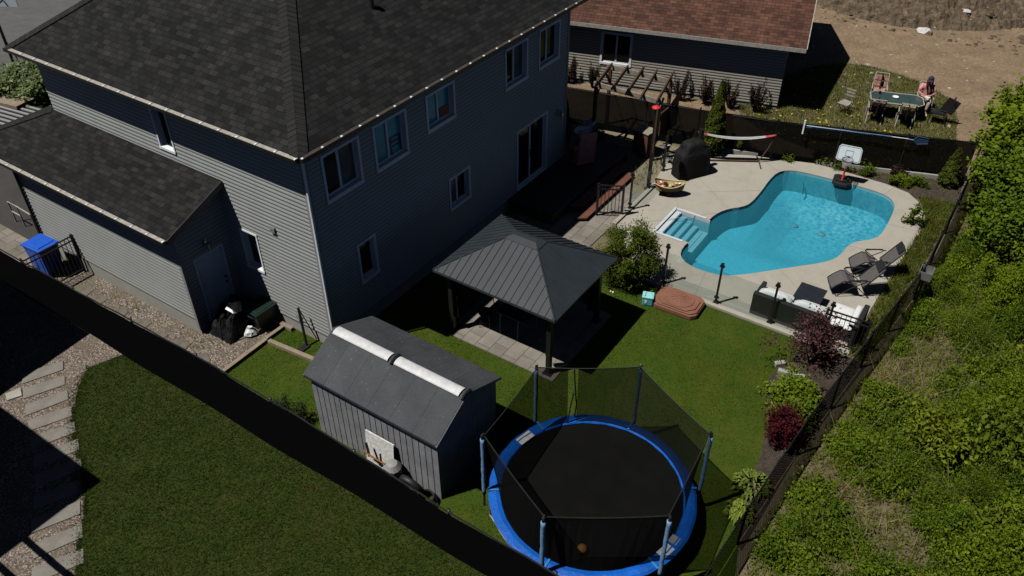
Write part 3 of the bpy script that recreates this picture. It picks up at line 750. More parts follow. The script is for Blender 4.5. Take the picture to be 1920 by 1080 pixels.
def hips(parent, lines, wd=.17, mname='hip_shingle', step=.15, lift=.02, dz=None):
    mb = MB()
    for a, b, sl in lines:
        a = Vector(a); b = Vector(b); d = b-a; L = d.length; d.normalize(); s = Vector((d.y, -d.x, 0)).normalized(); k = int(L/step)
        for i in range(k):
            p0 = a+d*(i*step); p1 = a+d*(i*step+step*1.25); z0 = lift+.012; z1 = lift
            dn = Vector((0, 0, -wd*sl))
            c0 = p0+Vector((0, 0, z0)); c1 = p1+Vector((0, 0, z1))
            for sg in (1, -1):
                q = [c0, c0+s*sg*wd+dn, c1+s*sg*wd+dn, c1]
                if sg == -1: q = q[::-1]
                mb.face(q, [(0, i*step), (.17, i*step), (.17, i*step+step), (0, i*step+step)])
                lip = [c0, c0+Vector((0, 0, -.02)), c0+s*sg*wd+dn+Vector((0, 0, -.02)), c0+s*sg*wd+dn]
                mb.face(lip if sg == 1 else lip[::-1])
    return mb.build('hip_cap', mname, parent)
hs = SL*.62
hips(rf, [(A, E1, hs), (D_, E1, hs), (B, E2, hs), (Cc, E2, hs), (E1, E2, SL)], wd=.2)
MB().lathe([(.13, -.12), (.07, -.03), (.06, .34), (.075, .34), (.075, .37), (.02, .37)], 14, (4.45, 1.65, 7.34)).build('vent_pipe', 'black_plastic', rf)
MB().box((DX/2, DY/2, 5.84), (DX+2*OV-.02, DY+2*OV-.02, .05)).build('soffit', 'soffit', H)
mb = MB(); 
mb.box((DX/2, ay0-.012, 5.90), (DX+2*OV, .02, .14)).box((ax0-.012, DY/2, 5.90), (.02, DY+2*OV, .14)).box((DX/2, ay1+.012, 5.90), (DX+2*OV, .02, .14)).box((ax1+.012, DY/2, 5.90), (.02, DY+2*OV, .14))
mb.build('fascia', 'black_metal', H)
def gutter(parent, a, b, out, m, seg=.6, guard='gutter_metal'):
    a = Vector(a); b = Vector(b); out = Vector(out); d = (b-a); L = d.length; d.normalize(); mb = MB(); n = int(L/seg)
    mb.bar(a+out*.055+Vector((0, 0, -.05)), b+out*.055+Vector((0, 0, -.05)), .1, .09, m=0)
    r = random.Random(3)
    for i in range(n):
        p0 = a+d*(i*seg+.012)+out*.055; p1 = a+d*((i+1)*seg-.012)+out*.055
        mb.bar(p0+Vector((0, 0, .004)), p1+Vector((0, 0, .004)), .108, .012+.004*r.random(), m=1)
        mb.bar(p0-d*.012+out*.03+Vector((0, 0, .012)), p0+d*.035+out*.03+Vector((0, 0, .012)), .05, .02, m=2)
    return mb.build('gutter', [m, guard, 'white_trim'], parent)
gutter(H, (ax0-.02, ay0-.02, EZ-.005), (ax0-.02, ay1, EZ-.005), (-1, 0, 0), 'black_metal')
gutter(H, (ax0-.02, ay0-.02, EZ-.005), (ax1, ay0-.02, EZ-.005), (0, -1, 0), 'black_metal', guard='gutter_dark')
# attached garage
GX, GY0, GY1, GZ = -1.565, 3.365, 10.5, 4.07; gs = .39
gleft = lambda u, z, o: (GX-o, u, z)
gend = lambda u, z, o: (u, GY0-o, z)
sd = (-1.231, -.292, .12, 2.245)
mb = MB(); siding(mb, GY0, GY1, .5, 3.33, gleft)
siding(mb, GX, 0, .5, 4.0, gend, [sd], umin=lambda z: max(GX, (z-(GZ-.17))/gs))
mb.face([(GX, GY1, 0), (0, GY1, 0), (0, GY1, 3.9), (GX, GY1, 3.3)])
mb.build('garage_wall', ['siding', 'siding_lap_shade'], H)
mb = MB(); obox(mb, gleft, GY0+.01, GY1, -.3, .5, -.2, -.012); obox(mb, gend, GX+.01, sd[0]-.0, -.3, .5, -.2, -.012); obox(mb, gend, sd[1], 0, -.3, .5, -.2, -.012); obox(mb, gend, sd[0], sd[1], -.3, .1, -.2, -.014); mb.build('garage_foundation', 'foundation', H)
for f_, a_, b_ in ((gend, GX-.02, GX+.08), (gleft, GY0-.02, GY0+.08), (gleft, GY1-.06, GY1+.03)):
    mb = MB(); obox(mb, f_, a_, b_, .2, 3.3, 0, .025); mb.build('garage_trim', 'grey_trim', H)
mb = MB(); obox(mb, gend, sd[0]+.06, sd[1]-.06, sd[2], sd[3]-.06, -.1, -.06)
for (a, b, c, e) in [(-1.1, -.82, 1.25, 2.05), (-.7, -.42, 1.25, 2.05), (-1.1, -.82, .3, 1.05), (-.7, -.42, .3, 1.05)]: obox(mb, gend, a, b, c, e, -.06, -.05)
dr = mb.build('side_door', 'white_trim', H, bevel=.006)
mb = MB(); obox(mb, gend, sd[0], sd[0]+.06, sd[2], sd[3], -.12, .03); obox(mb, gend, sd[1]-.06, sd[1], sd[2], sd[3], -.12, .03); obox(mb, gend, sd[0]+.06, sd[1]-.06, sd[3]-.06, sd[3], -.12, .03); mb.build('door_frame', 'white_trim', dr)
for z in (1.05, 1.22): MB().lathe([(.012, 0), (.03, .015), (.032, .05), (.01, .06)], 10, (0, 0, 0)).build('handle', 'black_metal', dr)
for o, z in zip([q for q in dr.children if q.name.startswith('handle')], (1.05, 1.22)): o.location = (-.42, GY0+.055, z); o.rotation_euler = (R(90), 0, 0)
lantern((-.78, GY0-.02, 2.55), -1).build('wall_lamp', 'grey_metal', H)
GO = -1.88; ez = GZ+gs*GO; ry0 = GY0-.28; fy = 12.15
mb = MB(); th = Vector((0, 0, -.14))
top = [(GO, fy, ez), (GO, ry0, ez), (0, ry0, GZ), (0, 10.27, GZ)]
roof_face(mb, [top[0], top[1], top[2], top[3]]); roof_face(mb, [(3, fy, ez), (GO, fy, ez), (0, 10.27, GZ), (3, 10.27, GZ)])
gr = mb.build('garage_roof', 'shingle_dark', H)
mb = MB(); mb.face([Vector(q)+th for q in (top[0], top[3], top[2], top[1])]); mb.face([Vector(q)+th for q in ((3, fy, ez), (3, 10.27, GZ), (0, 10.27, GZ), (GO, fy, ez))])
mb.face([Vector(top[1])+th, Vector(top[2])+th, top[2], top[1]]); mb.face([Vector(top[0])+th, Vector(top[1])+th, top[1], top[0]]); mb.face([Vector((3, fy, ez))+th, Vector(top[0])+th, top[0], (3, fy, ez)])
mb.bar((GO, ry0-.01, ez-.07), (0, ry0-.01, GZ-.07), .03, .15)
mb.build('rake_board', 'black_metal', gr)
hips(gr, [((GO, fy, ez), (0, 10.27, GZ), .25)], wd=.16)
gutter(H, (GO-.02, ry0, ez-.005), (GO-.02, fy, ez-.005), (-1, 0, 0), 'black_metal')
MB().tube([(GX-.06, GY1-.12, 3.2), (GX-.06, GY1-.12, .2)], .04, 8).build('garage_downspout', 'black_metal', H)

# ---- neighbour's bungalow with the brown roof
K = thing('bungalow', 'bungalow with brown shingle gable roof and beige siding beyond the black back fence', 'house', (20.0, -4.68, 0), R(15))
kf = lambda u, z, o: (-o, u, z)          # faces the yard, u runs away to the left
KL, KD, KH = 15., 9., 2.5
mb = MB(); siding(mb, 0, KL, .15, KH, kf, [(5.94, 7.22, .95, 2.28)])
ke = lambda u, z, o: (u, -o, z)
siding(mb, 0, KD, .15, KH+2.2, ke, [(3.2, 4.4, .9, 2.2)], umin=lambda z: max(0, (z-KH)/.5), umax=lambda z: min(KD, KD-(z-KH)/.5))
mb.face([(KD, 0, 0), (KD, KL, 0), (KD, KL, KH), (KD, 0, KH)])
mb.build('wall', ['siding_tan', 'siding_tan_lap_shade'], K)
mb = MB(); obox(mb, kf, 0, KL, -.3, .15, -.2, -.01); obox(mb, ke, .2, KD, -.3, .15, -.2, -.01); mb.build('foundation', 'foundation', K)
window(K, kf, 5.94, 7.22, .95, 2.28, panes=2, rec=.07, cw=.07, sill=.08)
window(K, ke, 3.2, 4.4, .9, 2.2, panes=1, rec=.07)
mb = MB(); o_, e_ = .42, .62; kz = KH+.2; mid = KD/2; rz_ = kz+.5*(mid+o_)
roof_face(mb, [(-o_, KL+e_, kz), (-o_, -e_, kz), (mid, -e_, rz_), (mid, KL+e_, rz_)]); roof_face(mb, [(KD+o_, -e_, kz), (KD+o_, KL+e_, kz), (mid, KL+e_, rz_), (mid, -e_, rz_)])
kr = mb.build('roof', 'shingle_brown', K)
mb = MB(); mb.bar((-o_-.02, KL+e_, kz-.08), (-o_-.02, -e_, kz-.08), .03, .15).bar((-o_, -e_-.015, kz-.07), (mid, -e_-.015, rz_-.07), .03, .17).bar((mid, -e_-.015, rz_-.07), (KD+o_, -e_-.015, kz-.07), .03, .17)
mb.build('fascia', 'gutter_metal', K)
mb = MB(); mb.face([(-o_, -e_, kz-.15), (-o_, KL+e_, kz-.15), (.0, KL+e_, kz-.15), (.0, -e_, kz-.15)]); mb.face([(-o_, -e_, kz-.12), (0, -e_, kz-.12), (0, 0, kz-.12), (-o_, 0, kz-.12)]); mb.face([(0, -e_, kz+.1), (mid, -e_, rz_-.12), (mid, 0, rz_-.12), (0, 0, kz+.1)]); mb.face([(KD, -e_, kz+.1), (mid, -e_, rz_-.12), (mid, 0, rz_-.12), (KD, 0, kz+.1)]); mb.build('soffit', 'soffit', K)
# ---- neighbour's house just outside the left edge: its shadow falls across the gravel
NBH = thing('neighbouring_house', 'house beyond the left edge of the photo, its dark shadow lies over the gravel', 'house')
mb = MB(); hx1, hy0 = -9.0, 3.4
mb.box((hx1-5, hy0+5, 2.9), (10, 10, 5.8)).build('wall', 'siding', NBH)
x0, x1, y0, y1 = hx1-10.42, hx1+.42, hy0-.42, hy0+10.42; hh = (y1-y0)/2
mb = MB(); a, b, c, d = (x0, y0, 5.9), (x1, y0, 5.9), (x1, y1, 5.9), (x0, y1, 5.9); e1 = (x0+hh, y0+hh, 5.9+.5*hh); e2 = (x1-hh, y0+hh, 5.9+.5*hh)
roof_face(mb, [a, b, e2, e1]); roof_face(mb, [b, c, e2]); roof_face(mb, [c, d, e1, e2]); roof_face(mb, [d, a, e1]); mb.face([a, d, c, b])
mb.build('roof', 'shingle_dark', NBH)
MB().box((-6.9, 11.9, 1.45), (4.2, 9, 2.9)).build('garage_wall', 'siding', NBH)
mb = MB(); a, b, c, d = (-9, 6.8, 3.1), (-4.55, 6.8, 3.1), (-4.55, 17, 3.1), (-9, 17, 3.1)
roof_face(mb, [b, c, (-9, 17, 4.3), (-9, 6.8, 4.3)]); mb.face([a, d, c, b]); mb.face([a, b, (-9, 6.8, 4.3)]); mb.build('garage_roof', 'shingle_dark', NBH)
mb = MB(); mb.bar((-9.1, 3.4, 2.9), (-9.1, 0.2, 2.9), .09, .12).bar((-9.75, 3.4, 2.9), (-9.75, .2, 2.9), .09, .12).bar((-9.1, .3, 0), (-9.1, .3, 2.85), .1).bar((-9.75, .3, 0), (-9.75, .3, 2.85), .1)  # unseen beams added to cast the thin shadow line on the gravel
mb.build('shadow_beam', 'wood_grey', NBH)

# ================================================================== GAZEBO
G = thing('gazebo', 'gazebo with dark grey standing seam metal roof on four black posts over a paver patio', 'gazebo')
gx0, gx1, gy0, gy1, gz = 2.0, 5.03, -5.42, -1.82, 2.1
cx0, cx1, cy0, cy1, cz = 3.36, 3.75, -4.05, -3.15, 2.82
def slope_panel(name, e0, e1, t1, t0, seam=.2, sh=.022, sw=.02):
    mb = MB(); e0, e1, t1, t0 = (Vector(q) for q in (e0, e1, t1, t0))
    mb.face([e0, e1, t1, t0]); mb.face([e0-Vector((0, 0, .03)), t0-Vector((0, 0, .03)), t1-Vector((0, 0, .03)), e1-Vector((0, 0, .03))])
    u = (e1-e0).normalized(); L = (e1-e0).length; nn = u.cross(t0-e0).normalized(); v = nn.cross(u); H_ = (t0-e0).dot(v)
    a = (t0-e0).dot(u); b = (t1-e0).dot(u); k = 1; x = seam*.6
    while x < L-.05:
        if x < a: h = H_*x/a
        elif x > b: h = H_*(L-x)/(L-b)
        else: h = H_
        if h > .06: mb.bar(e0+u*x+nn*(sh/2), e0+u*x+v*(h-.02)+nn*(sh/2), sw, sh, upv=tuple(nn))
        x += seam
    return mb.build(name, 'gaz_roof', G)
P = [(gx0, gy0, gz), (gx1, gy0, gz), (gx1, gy1, gz), (gx0, gy1, gz)]; T = [(cx0, cy0, cz), (cx1, cy0, cz), (cx1, cy1, cz), (cx0, cy1, cz)]
slope_panel('roof_panel', P[3], P[0], T[0], T[3]); slope_panel('roof_panel', P[0], P[1], T[1], T[0], sh=.006, sw=.012)
slope_panel('roof_panel', P[1], P[2], T[2], T[1]); slope_panel('roof_panel', P[2], P[3], T[3], T[2], sh=.014)
for a, b in zip(P, T): MB().tube([Vector(a)+Vector((0, 0, .012)), Vector(b)+Vector((0, 0, .012))], .02, 6).build('ridge_cap', 'gaz_roof', G)
mb = MB(); q = .05
cap = [(cx0-q, cy0-q, cz-.005), (cx1+q, cy0-q, cz-.005), (cx1+q, cy1+q, cz-.005), (cx0-q, cy1+q, cz-.005)]; ct = [(cx0+.12, cy0+.12, cz+.07), (cx1-.12, cy0+.12, cz+.07), (cx1-.12, cy1-.12, cz+.07), (cx0+.12, cy1-.12, cz+.07)]
for i in range(4): mb.face([cap[i], cap[(i+1) % 4], ct[(i+1) % 4], ct[i]])
mb.face(ct); mb.build('cupola', 'gaz_roof', G)
mb = MB()
for i in range(4): mb.bar(Vector(P[i])-Vector((0, 0, .035)), Vector(P[(i+1) % 4])-Vector((0, 0, .035)), .03, .06)
mb.build('eave_trim', 'dark_metal', G)
px = [(2.3, -5.12), (4.73, -5.12), (4.73, -2.12), (2.3, -2.12)]
mb = MB()
for i in range(4):
    a = (*px[i], 1.98); b = (*px[(i+1) % 4], 1.98); mb.bar(a, b, .09, .14)
mb.build('beam', 'black_metal', G)
for i, (x, y) in enumerate(px):
    mb = MB().box((x, y, 1.0), (.12, .12, 2.0)).box((x, y, .05), (.24, .24, .03)); mb.build('post', 'black_metal', G)
    # bundled curtain tied to the post
    r = random.Random(i); c = MB()
    dx, dy = (.09 if x < 3 else -.09), (.09 if y < -3 else -.09)
    for k in range(6):
        ox, oy = dx+r.uniform(-.05, .05), dy+r.uniform(-.05, .05)
        c.tube([(x+ox*1.6, y+oy*1.6, 1.92), (x+ox*1.4, y+oy*1.4, 1.4), (x+ox, y+oy, .95), (x+ox*1.3, y+oy*1.3, .5), (x+ox*1.3, y+oy*1.3, .45+.1*k/6)], [.04, .05, .03, .05, .04], 6)
    c.build('curtain', 'curtain_net', G)
# patio seats under the gazebo
def bistro(name, label, loc, rz, m='black_metal'):
    t = thing(name, label, 'chair', loc, rz, 'seats under the gazebo')
    MB().lathe([(.2, 0), (.21, .012), (.2, .024)], 20, (0, 0, .45)).build('seat', m, t)
    mb = MB()
    mb.tube([(-.18, .02, .46), (-.2, .1, .75), (-.12, .2, .92), (.12, .2, .92), (.2, .1, .75), (.18, .02, .46)], .012, 6)
    mb.tube([(-.1, .19, .9), (0, .16, .62), (.1, .19, .9)], .007, 5); mb.build('backrest', m, t)
    for a in range(4):
        th_ = a*1.57+.785; MB().tube([(.15*math.cos(th_), .15*math.sin(th_), .45), (.2*math.cos(th_), .2*math.sin(th_), 0)], .011, 6).build('leg', m, t)
    MB().tube([(.17*math.cos(a*.5236), .17*math.sin(a*.5236), .2) for a in range(12)], .008, 5, True).build('ring', m, t)
    return t
b0 = bistro('bistro_chair', 'black round metal chair on the sunlit edge of the patio pavers', (2.93, -2.75, .035), R(-70))
dup(b0, (3.55, -3.45, .035), R(150), 'black metal chair deeper in the shade under the gazebo roof')
t = thing('patio_table', 'small table with pale legs in the shade at the patio edge', 'table', (3.0, -3.6, .035))
MB().box((0.25, 0, .7), (.8, .9, .03)).build('tabletop', 'black_plastic', t, bevel=.01)
for x, y in [(-.1, .36), (-.1, -.2), (.58, .36), (.58, -.36)]: MB().tube([(x, y, .69), (x-.03, y, 0)], .018, 6).build('leg', 'gutter_metal', t)

# ================================================================== SHED
S = thing('shed', 'grey vertical board garden shed with two white ridge strips on its roof', 'shed')
sy0, sy1, se0, se1, sr = -5.35, -1.62, (-2.38, 1.86), (-.1, 1.95), (-1.30, 2.46)
wx0, wx1, wy0, wy1 = -2.27, -.2, -5.27, -1.7
def roofz(x): return se0[1]+(sr[1]-se0[1])*(x-se0[0])/(sr[0]-se0[0]) if x < sr[0] else sr[1]+(se1[1]-sr[1])*(x-sr[0])/(se1[0]-sr[0])
mb = MB(); y = wy0; k = 0
def profile(n): return 0.022 if n % 2 else 0
y = wy0; zt = roofz(wx0)-.05
while y < wy1-.01:
    y2 = min(y+.17, wy1); mb.box((wx0+.01, (y+y2)/2-.006, zt/2), (.05, y2-y-.022, zt)); mb.box((wx0+.02, y2-.011, zt/2), (.02, .024, zt)); y = y2
mb.face([(wx0+.03, wy0, 0), (wx0+.03, wy1, 0), (wx0+.03, wy1, zt), (wx0+.03, wy0, zt)][::-1])
for yy, sg in ((wy0, -1), (wy1, 1)):
    x = wx0
    while x < wx1-.01:
        x2 = min(x+.17, wx1); h0, h1 = roofz(x)-.05, roofz(x2)-.05
        Pq = [(x, yy, 0), (x2-.02, yy, 0), (x2-.02, yy, h1), (x, yy, h0)]; mb.face(Pq if sg < 0 else Pq[::-1])
        Pq = [(x2-.02, yy-.012*-sg*-1, 0), (x2, yy, 0), (x2, yy, h1), (x2-.02, yy, h1)]; mb.face(Pq if sg < 0 else Pq[::-1]); x = x2
zt = roofz(wx1)-.05; mb.face([(wx1, wy0, 0), (wx1, wy1, 0), (wx1, wy1, zt), (wx1, wy0, zt)])
mb.build('wall', 'shed_wall', S)
mb = MB()
roof_face(mb, [(se0[0], sy1, se0[1]), (se0[0], sy0, se0[1]), (sr[0], sy0, sr[1]), (sr[0], sy1, sr[1])]); roof_face(mb, [(se1[0], sy0, se1[1]), (se1[0], sy1, se1[1]), (sr[0], sy1, sr[1]), (sr[0], sy0, sr[1])])
sro = mb.build('roof', 'shed_roof', S)
r = random.Random(5); mb = MB()
for i in range(90):
    x = r.uniform(se0[0]+.1, se1[0]-.1); y = r.uniform(sy0+.1, sy1-.1); s_ = r.uniform(.008, .022)
    z = roofz(x)+.004; sl_ = (roofz(x+.01)-roofz(x-.01))/.02
    if abs(x-sr[0]) < .2: continue
    mb.face([(x+s_*math.cos(a), y+s_*math.sin(a)*.9, z+s_*math.cos(a)*sl_) for a in (0, 1.05, 2.1, 3.14, 4.2, 5.25)])
mb.build('lichen_spots', 'spot_grey', sro)
mb = MB(); mb.bar((se0[0]+.005, sy1, se0[1]-.035), (se0[0]+.005, sy0, se0[1]-.035), .03, .06).bar((se1[0]-.005, sy1, se1[1]-.035), (se1[0]-.005, sy0, se1[1]-.035), .03, .06)
for yy in (sy0+.01, sy1-.01): mb.bar((se0[0], yy, se0[1]-.035), (sr[0], yy, sr[1]-.035), .03, .06).bar((sr[0], yy, sr[1]-.035), (se1[0], yy, se1[1]-.035), .03, .06)
mb.build('fascia', 'dark_metal', sro)
for (ya, yb) in ((-1.72, -3.32), (-3.5, -5.22)):
    mb = MB(); n_ = 8
    for i in range(n_):
        a0, a1 = [math.pi*(.06+.88*(i+j)/n_) for j in (0, 1)]
        c0 = (-math.cos(a0)*.14, math.sin(a0)*.075); c1 = (-math.cos(a1)*.14, math.sin(a1)*.075)
        mb.face([(sr[0]-.02+c0[0], ya, sr[1]-.045+c0[1]), (sr[0]-.02+c0[0], yb, sr[1]-.045+c0[1]), (sr[0]-.02+c1[0], yb, sr[1]-.045+c1[1]), (sr[0]-.02+c1[0], ya, sr[1]-.045+c1[1])])
    for yy in (ya, yb): mb.face([(sr[0]-.02-math.cos(math.pi*(.06+.88*i/n_))*.14, yy, sr[1]-.045+math.sin(math.pi*(.06+.88*i/n_))*.075) for i in range(n_+1)])
    mb.build('ridge_strip', 'ridge_white', S)
MB().tube([(sr[0]-.02-math.cos(a)*.15, -3.41, sr[1]-.06+math.sin(a)*.08) for a in (.2, .8, 1.57, 2.3, 2.9)], .05, 6).tube([(sr[0]-.02-math.cos(a)*.15, sy0+.05, sr[1]-.06+math.sin(a)*.08) for a in (.2, .8, 1.57, 2.3, 2.9)], .05, 6).build('ridge_clip', 'dark_metal', S)
# things leaning behind the shed
o = MB().box((-2.42, -3.72, .56), (.03, .8, 1.1), rot=Matrix.Rotation(R(6), 3, 'Y')).build('white_board', 'label_white', bevel=.004); tag(o, 'off white board leaning against the grey shed wall', 'board')
t = thing('hedge_trimmer', 'orange and black garden tool lying in front of the leaning white board', 'garden tool')
MB().tube([(-2.62, -3.42, .74), (-2.64, -3.75, .72), (-2.62, -4.12, .70)], .022, 7).build('shaft', 'orange', t)
MB().bar((-2.62, -3.6, .66), (-2.55, -3.48, .95), .05).bar((-2.63, -3.95, .55), (-2.6, -3.92, .92), .03).bar((-2.62, -4.06, .70), (-2.62, -4.2, .7), .05).build('handle', 'black_plastic', t)
t = thing('leaf_blower', 'grey and white machine beside the leaning board at the shed wall', 'garden tool', (-2.55, -4.18, .25))
MB().lathe([(.14, 0), (.2, .1), (.2, .38), (.12, .5), (.04, .52)], 14).build('housing', 'grey_trim', t); MB().lathe([(.1, .0), (.13, .02), (.09, .05)], 14, (-.14, -.04, .34)).build('cap', 'black_plastic', t)
MB().box((0, 0, -.13), (.3, .3, .24)).build('base', 'grey_metal', t, bevel=.03)
t = thing('wheelbarrow_tyre', 'black tyre leaning behind the shed next to the machine', 'tyre', (-2.5, -4.62, .30))
MB().lathe([(.17, -.06), (.27, -.07), (.3, -.03), (.3, .03), (.27, .07), (.17, .06), (.17, -.06)], 24, cap=False).build('tyre', 'black_plastic', t, smooth=True); MB().lathe([(.165, -.03), (.165, .03), (.05, .04), (.04, .05)], 16).build('rim', 'grey_metal', t)
t.rotation_euler = (0, R(70), 0)
t = thing('hose_coil', 'coil of black hose on the ground at the shed corner', 'hose', (-2.55, -5.05, .05))
mb = MB()
for k in range(4): mb.tube([((.24-.02*k)*math.cos(a*.4), (.24-.02*k)*math.sin(a*.4), .03+.055*k) for a in range(16)], .022, 6, True)
mb.build('hose', 'black_plastic', t)

# ================================================================== TRAMPOLINE
T_ = thing('trampoline', 'round black trampoline with blue edge pad and hexagonal safety net', 'trampoline', (-.74, -8.06, 0))
n = 72; fh = .66
MB().lathe([(1.93, fh-.02), (1.2, fh-.03), (.6, fh-.035), (.01, fh-.04)], n, cap=False).build('mat', 'mat_black', T_)
def padring():
    mb = MB(); 
    for i in range(n):
        a0, a1 = 2*math.pi*i/n, 2*math.pi*(i+1)/n
        prof = [(1.88, fh+.0), (1.90, fh+.03), (2.0, fh+.05), (2.1, fh+.035), (2.15, fh), (2.13, fh-.06)]
        for (r0, z0), (r1, z1) in zip(prof, prof[1:]):
            w0 = 1+.004*math.sin(a0*23); w1 = 1+.004*math.sin(a1*23)
            mb.face([(r0*w0*math.cos(a0), r0*w0*math.sin(a0), z0), (r1*w0*math.cos(a0), r1*w0*math.sin(a0), z1), (r1*w1*math.cos(a1), r1*w1*math.sin(a1), z1), (r0*w1*math.cos(a1), r0*w1*math.sin(a1), z0)])
    return mb
padring().build('pad', 'blue_pad', T_)
mb = MB().tube([(2.12*math.cos(2*math.pi*i/n), 2.12*math.sin(2*math.pi*i/n), fh-.06) for i in range(n)], .024, 8, True); mb.build('frame', 'grey_metal', T_)
pol = [R(4.4+60*k) for k in range(6)]
for k in range(3):
    a0, a1 = R(4.4+120*k+3), R(4.4+120*k+57)
    p0 = Vector((2.13*math.cos(a0), 2.13*math.sin(a0), 0)); p1 = Vector((2.13*math.cos(a1), 2.13*math.sin(a1), 0)); z = Vector((0, 0, 1))
    MB().tube([p0+z*(fh-.06), p0+z*.06, p0+z*.02, p1+z*.02, p1+z*.06, p1+z*(fh-.06)], .022, 8).build('leg', 'grey_metal', T_)
for a in pol:
    x, y = 2.24*math.cos(a), 2.24*math.sin(a); cx_, cy_ = 2.2*math.cos(a), 2.2*math.sin(a); r = random.Random(int(a*100))
    zs = [.60+i*.12 for i in range(15)]
    po = MB().tube([(x+r.uniform(-.004, .004), y+r.uniform(-.004, .004), z) for z in zs], [.043+r.uniform(-.003, .004) for _ in zs], 10).build('pole', 'blue_sleeve', T_, smooth=True)
    MB().tube([(x, y, 2.26), (x, y, 2.38), (cx_, cy_, 2.44)], [.03, .032, .02], 8).build('pole_cap', 'black_plastic', po); MB().tube([(x, y, .2), (x, y, .62)], .024, 8).build('pole_foot', 'black_plastic', po)
    MB().bar((1.89*math.cos(a), 1.89*math.sin(a), fh+.062), (2.17*math.cos(a), 2.17*math.sin(a), fh+.062), .045, .01).build('pad_strap', 'pool_blue', T_)
mb = MB(); topz = 2.38
for k in range(6):
    a0, a1 = pol[k], pol[(k+1) % 6]; m_ = 10
    for i in range(m_):
        f0, f1 = i/m_, (i+1)/m_
        A0 = Vector((2.2*math.cos(a0), 2.2*math.sin(a0), topz)); A1 = Vector((2.2*math.cos(a1), 2.2*math.sin(a1), topz))
        sag = lambda f: Vector((0, 0, -.05*4*f*(1-f)))
        t0, t1 = A0.lerp(A1, f0)+sag(f0), A0.lerp(A1, f1)+sag(f1)
        aa0, aa1 = a0+R(60)*f0, a0+R(60)*f1
        mid = lambda q, an: (q*.5+Vector((1.91*math.cos(an), 1.91*math.sin(an), fh+.03))*.5)
        b0, b1 = Vector((1.91*math.cos(aa0), 1.91*math.sin(aa0), fh+.03)), Vector((1.91*math.cos(aa1), 1.91*math.sin(aa1), fh+.03))
        if k == 0 and i in (6,): continue
        mb.face([b0, b1, t1, t0])
mb.build('net', 'tramp_net', T_)
mb = MB()
for k in range(6):
    a0, a1 = pol[k], pol[(k+1) % 6]; A0 = Vector((2.2*math.cos(a0), 2.2*math.sin(a0), topz)); A1 = Vector((2.2*math.cos(a1), 2.2*math.sin(a1), topz))
    mb.tube([A0.lerp(A1, f/8)+Vector((0, 0, -.05*4*(f/8)*(1-f/8))) for f in range(9)], .012, 5)
mb.build('net_edge', 'black_plastic', T_)
def netpt(k, f, h):
    a0, a1 = pol[k], pol[(k+1) % 6]; A0 = Vector((2.2*math.cos(a0), 2.2*math.sin(a0), topz)); A1 = Vector((2.2*math.cos(a1), 2.2*math.sin(a1), topz))
    aa = a0+R(60)*f; return Vector((1.91*math.cos(aa), 1.91*math.sin(aa), fh+.03)).lerp(A0.lerp(A1, f)+Vector((0, 0, -.2*f*(1-f))), h)
mb = MB(); mb.tube([netpt(0, .6, 0)+Vector((.1, .1, .02)), netpt(0, .6, .3)+Vector((.06, .04, 0)), netpt(0, .62, .55), netpt(0, .64, 1)], .018, 6); mb.tube([netpt(0, .7, 0), netpt(0, .67, .3), netpt(0, .64, .55)], .016, 6)
mb.build('zip', 'black_plastic', T_)
def padlabel(adeg, rr, w_, h_):
    a = R(adeg); c = Vector((rr*math.cos(a), rr*math.sin(a), fh+.056)); rad = Vector((math.cos(a), math.sin(a), 0)); tg = Vector((-rad.y, rad.x, 0)); mb = MB()
    mb.face([c-rad*h_-tg*w_-Vector((0, 0, .01)), c+rad*h_-tg*w_-Vector((0, 0, .008)), c+rad*h_+tg*w_-Vector((0, 0, .008)), c-rad*h_+tg*w_-Vector((0, 0, .01))]); return mb
padlabel(78, 1.97, .2, .1).build('warning_label', 'label_white', T_); padlabel(-104.5, 1.97, .16, .1).build('warning_label', 'label_white', T_)
padlabel(-95, 1.95, .1, .09).build('warning_label', 'grey_trim', T_)
t = thing('ball', 'orange and black ball lying on the trampoline at its near edge', 'ball', (-2.12, -8.62, fh+.09))
MB().lathe([(.1*math.cos(a), .1*math.sin(a)) for a in [R(-88+11*i) for i in range(17)]], 16).build('bladder', 'orange', t, smooth=True)
MB().lathe([(.1015*math.cos(a), .1015*math.sin(a)) for a in [R(-12+6*i) for i in range(5)]], 16, cap=False).build('stripe', 'black_plastic', t)

# ================================================================== FENCES
LF = thing('black_fence', 'long black privacy fence between the shed and the neighbouring lawn', 'fence')
mb = MB(); r = random.Random(2); y = -14.0; fx = -3.25
top = 1.38
def ztop(y): return float(np.interp(y, [-14, -6, -4, -2, 0, 2, 6, 9], [1.30, 1.36, 1.53, 1.64, 1.70, 1.69, 1.54, 1.45]))+.015*math.sin(y*2.1)+.01*math.sin(y*5.3)
ys = [-14+.25*i for i in range(98)]
for a, b in zip(ys, ys[1:]):
    xa, xb = fx+.02*math.sin(a*1.3), fx+.02*math.sin(b*1.3)
    mb.face([(xa, a, .02), (xa, a, ztop(a)), (xb, b, ztop(b)), (xb, b, .02)])
    mb.face([(xa+.012, a, .02), (xb+.012, b, .02), (xb+.012, b, ztop(b)), (xa+.012, a, ztop(a))])
mb.build('privacy_screen', 'privacy_dark', LF)
MB().tube([(fx+.03, a, ztop(a)+.01) for a in ys], .02, 6).build('top_rail', 'black_metal', LF)
for i in range(10):
    y = -13.5+2.42*i; MB().tube([(fx+.06, y, 0), (fx+.06, y, ztop(y)+.02)], .028, 8).lathe([(.036, .02), (.036, .04), (.01, .05)], 8, (fx+.06, y, ztop(y))).build('post', 'black_metal', LF)


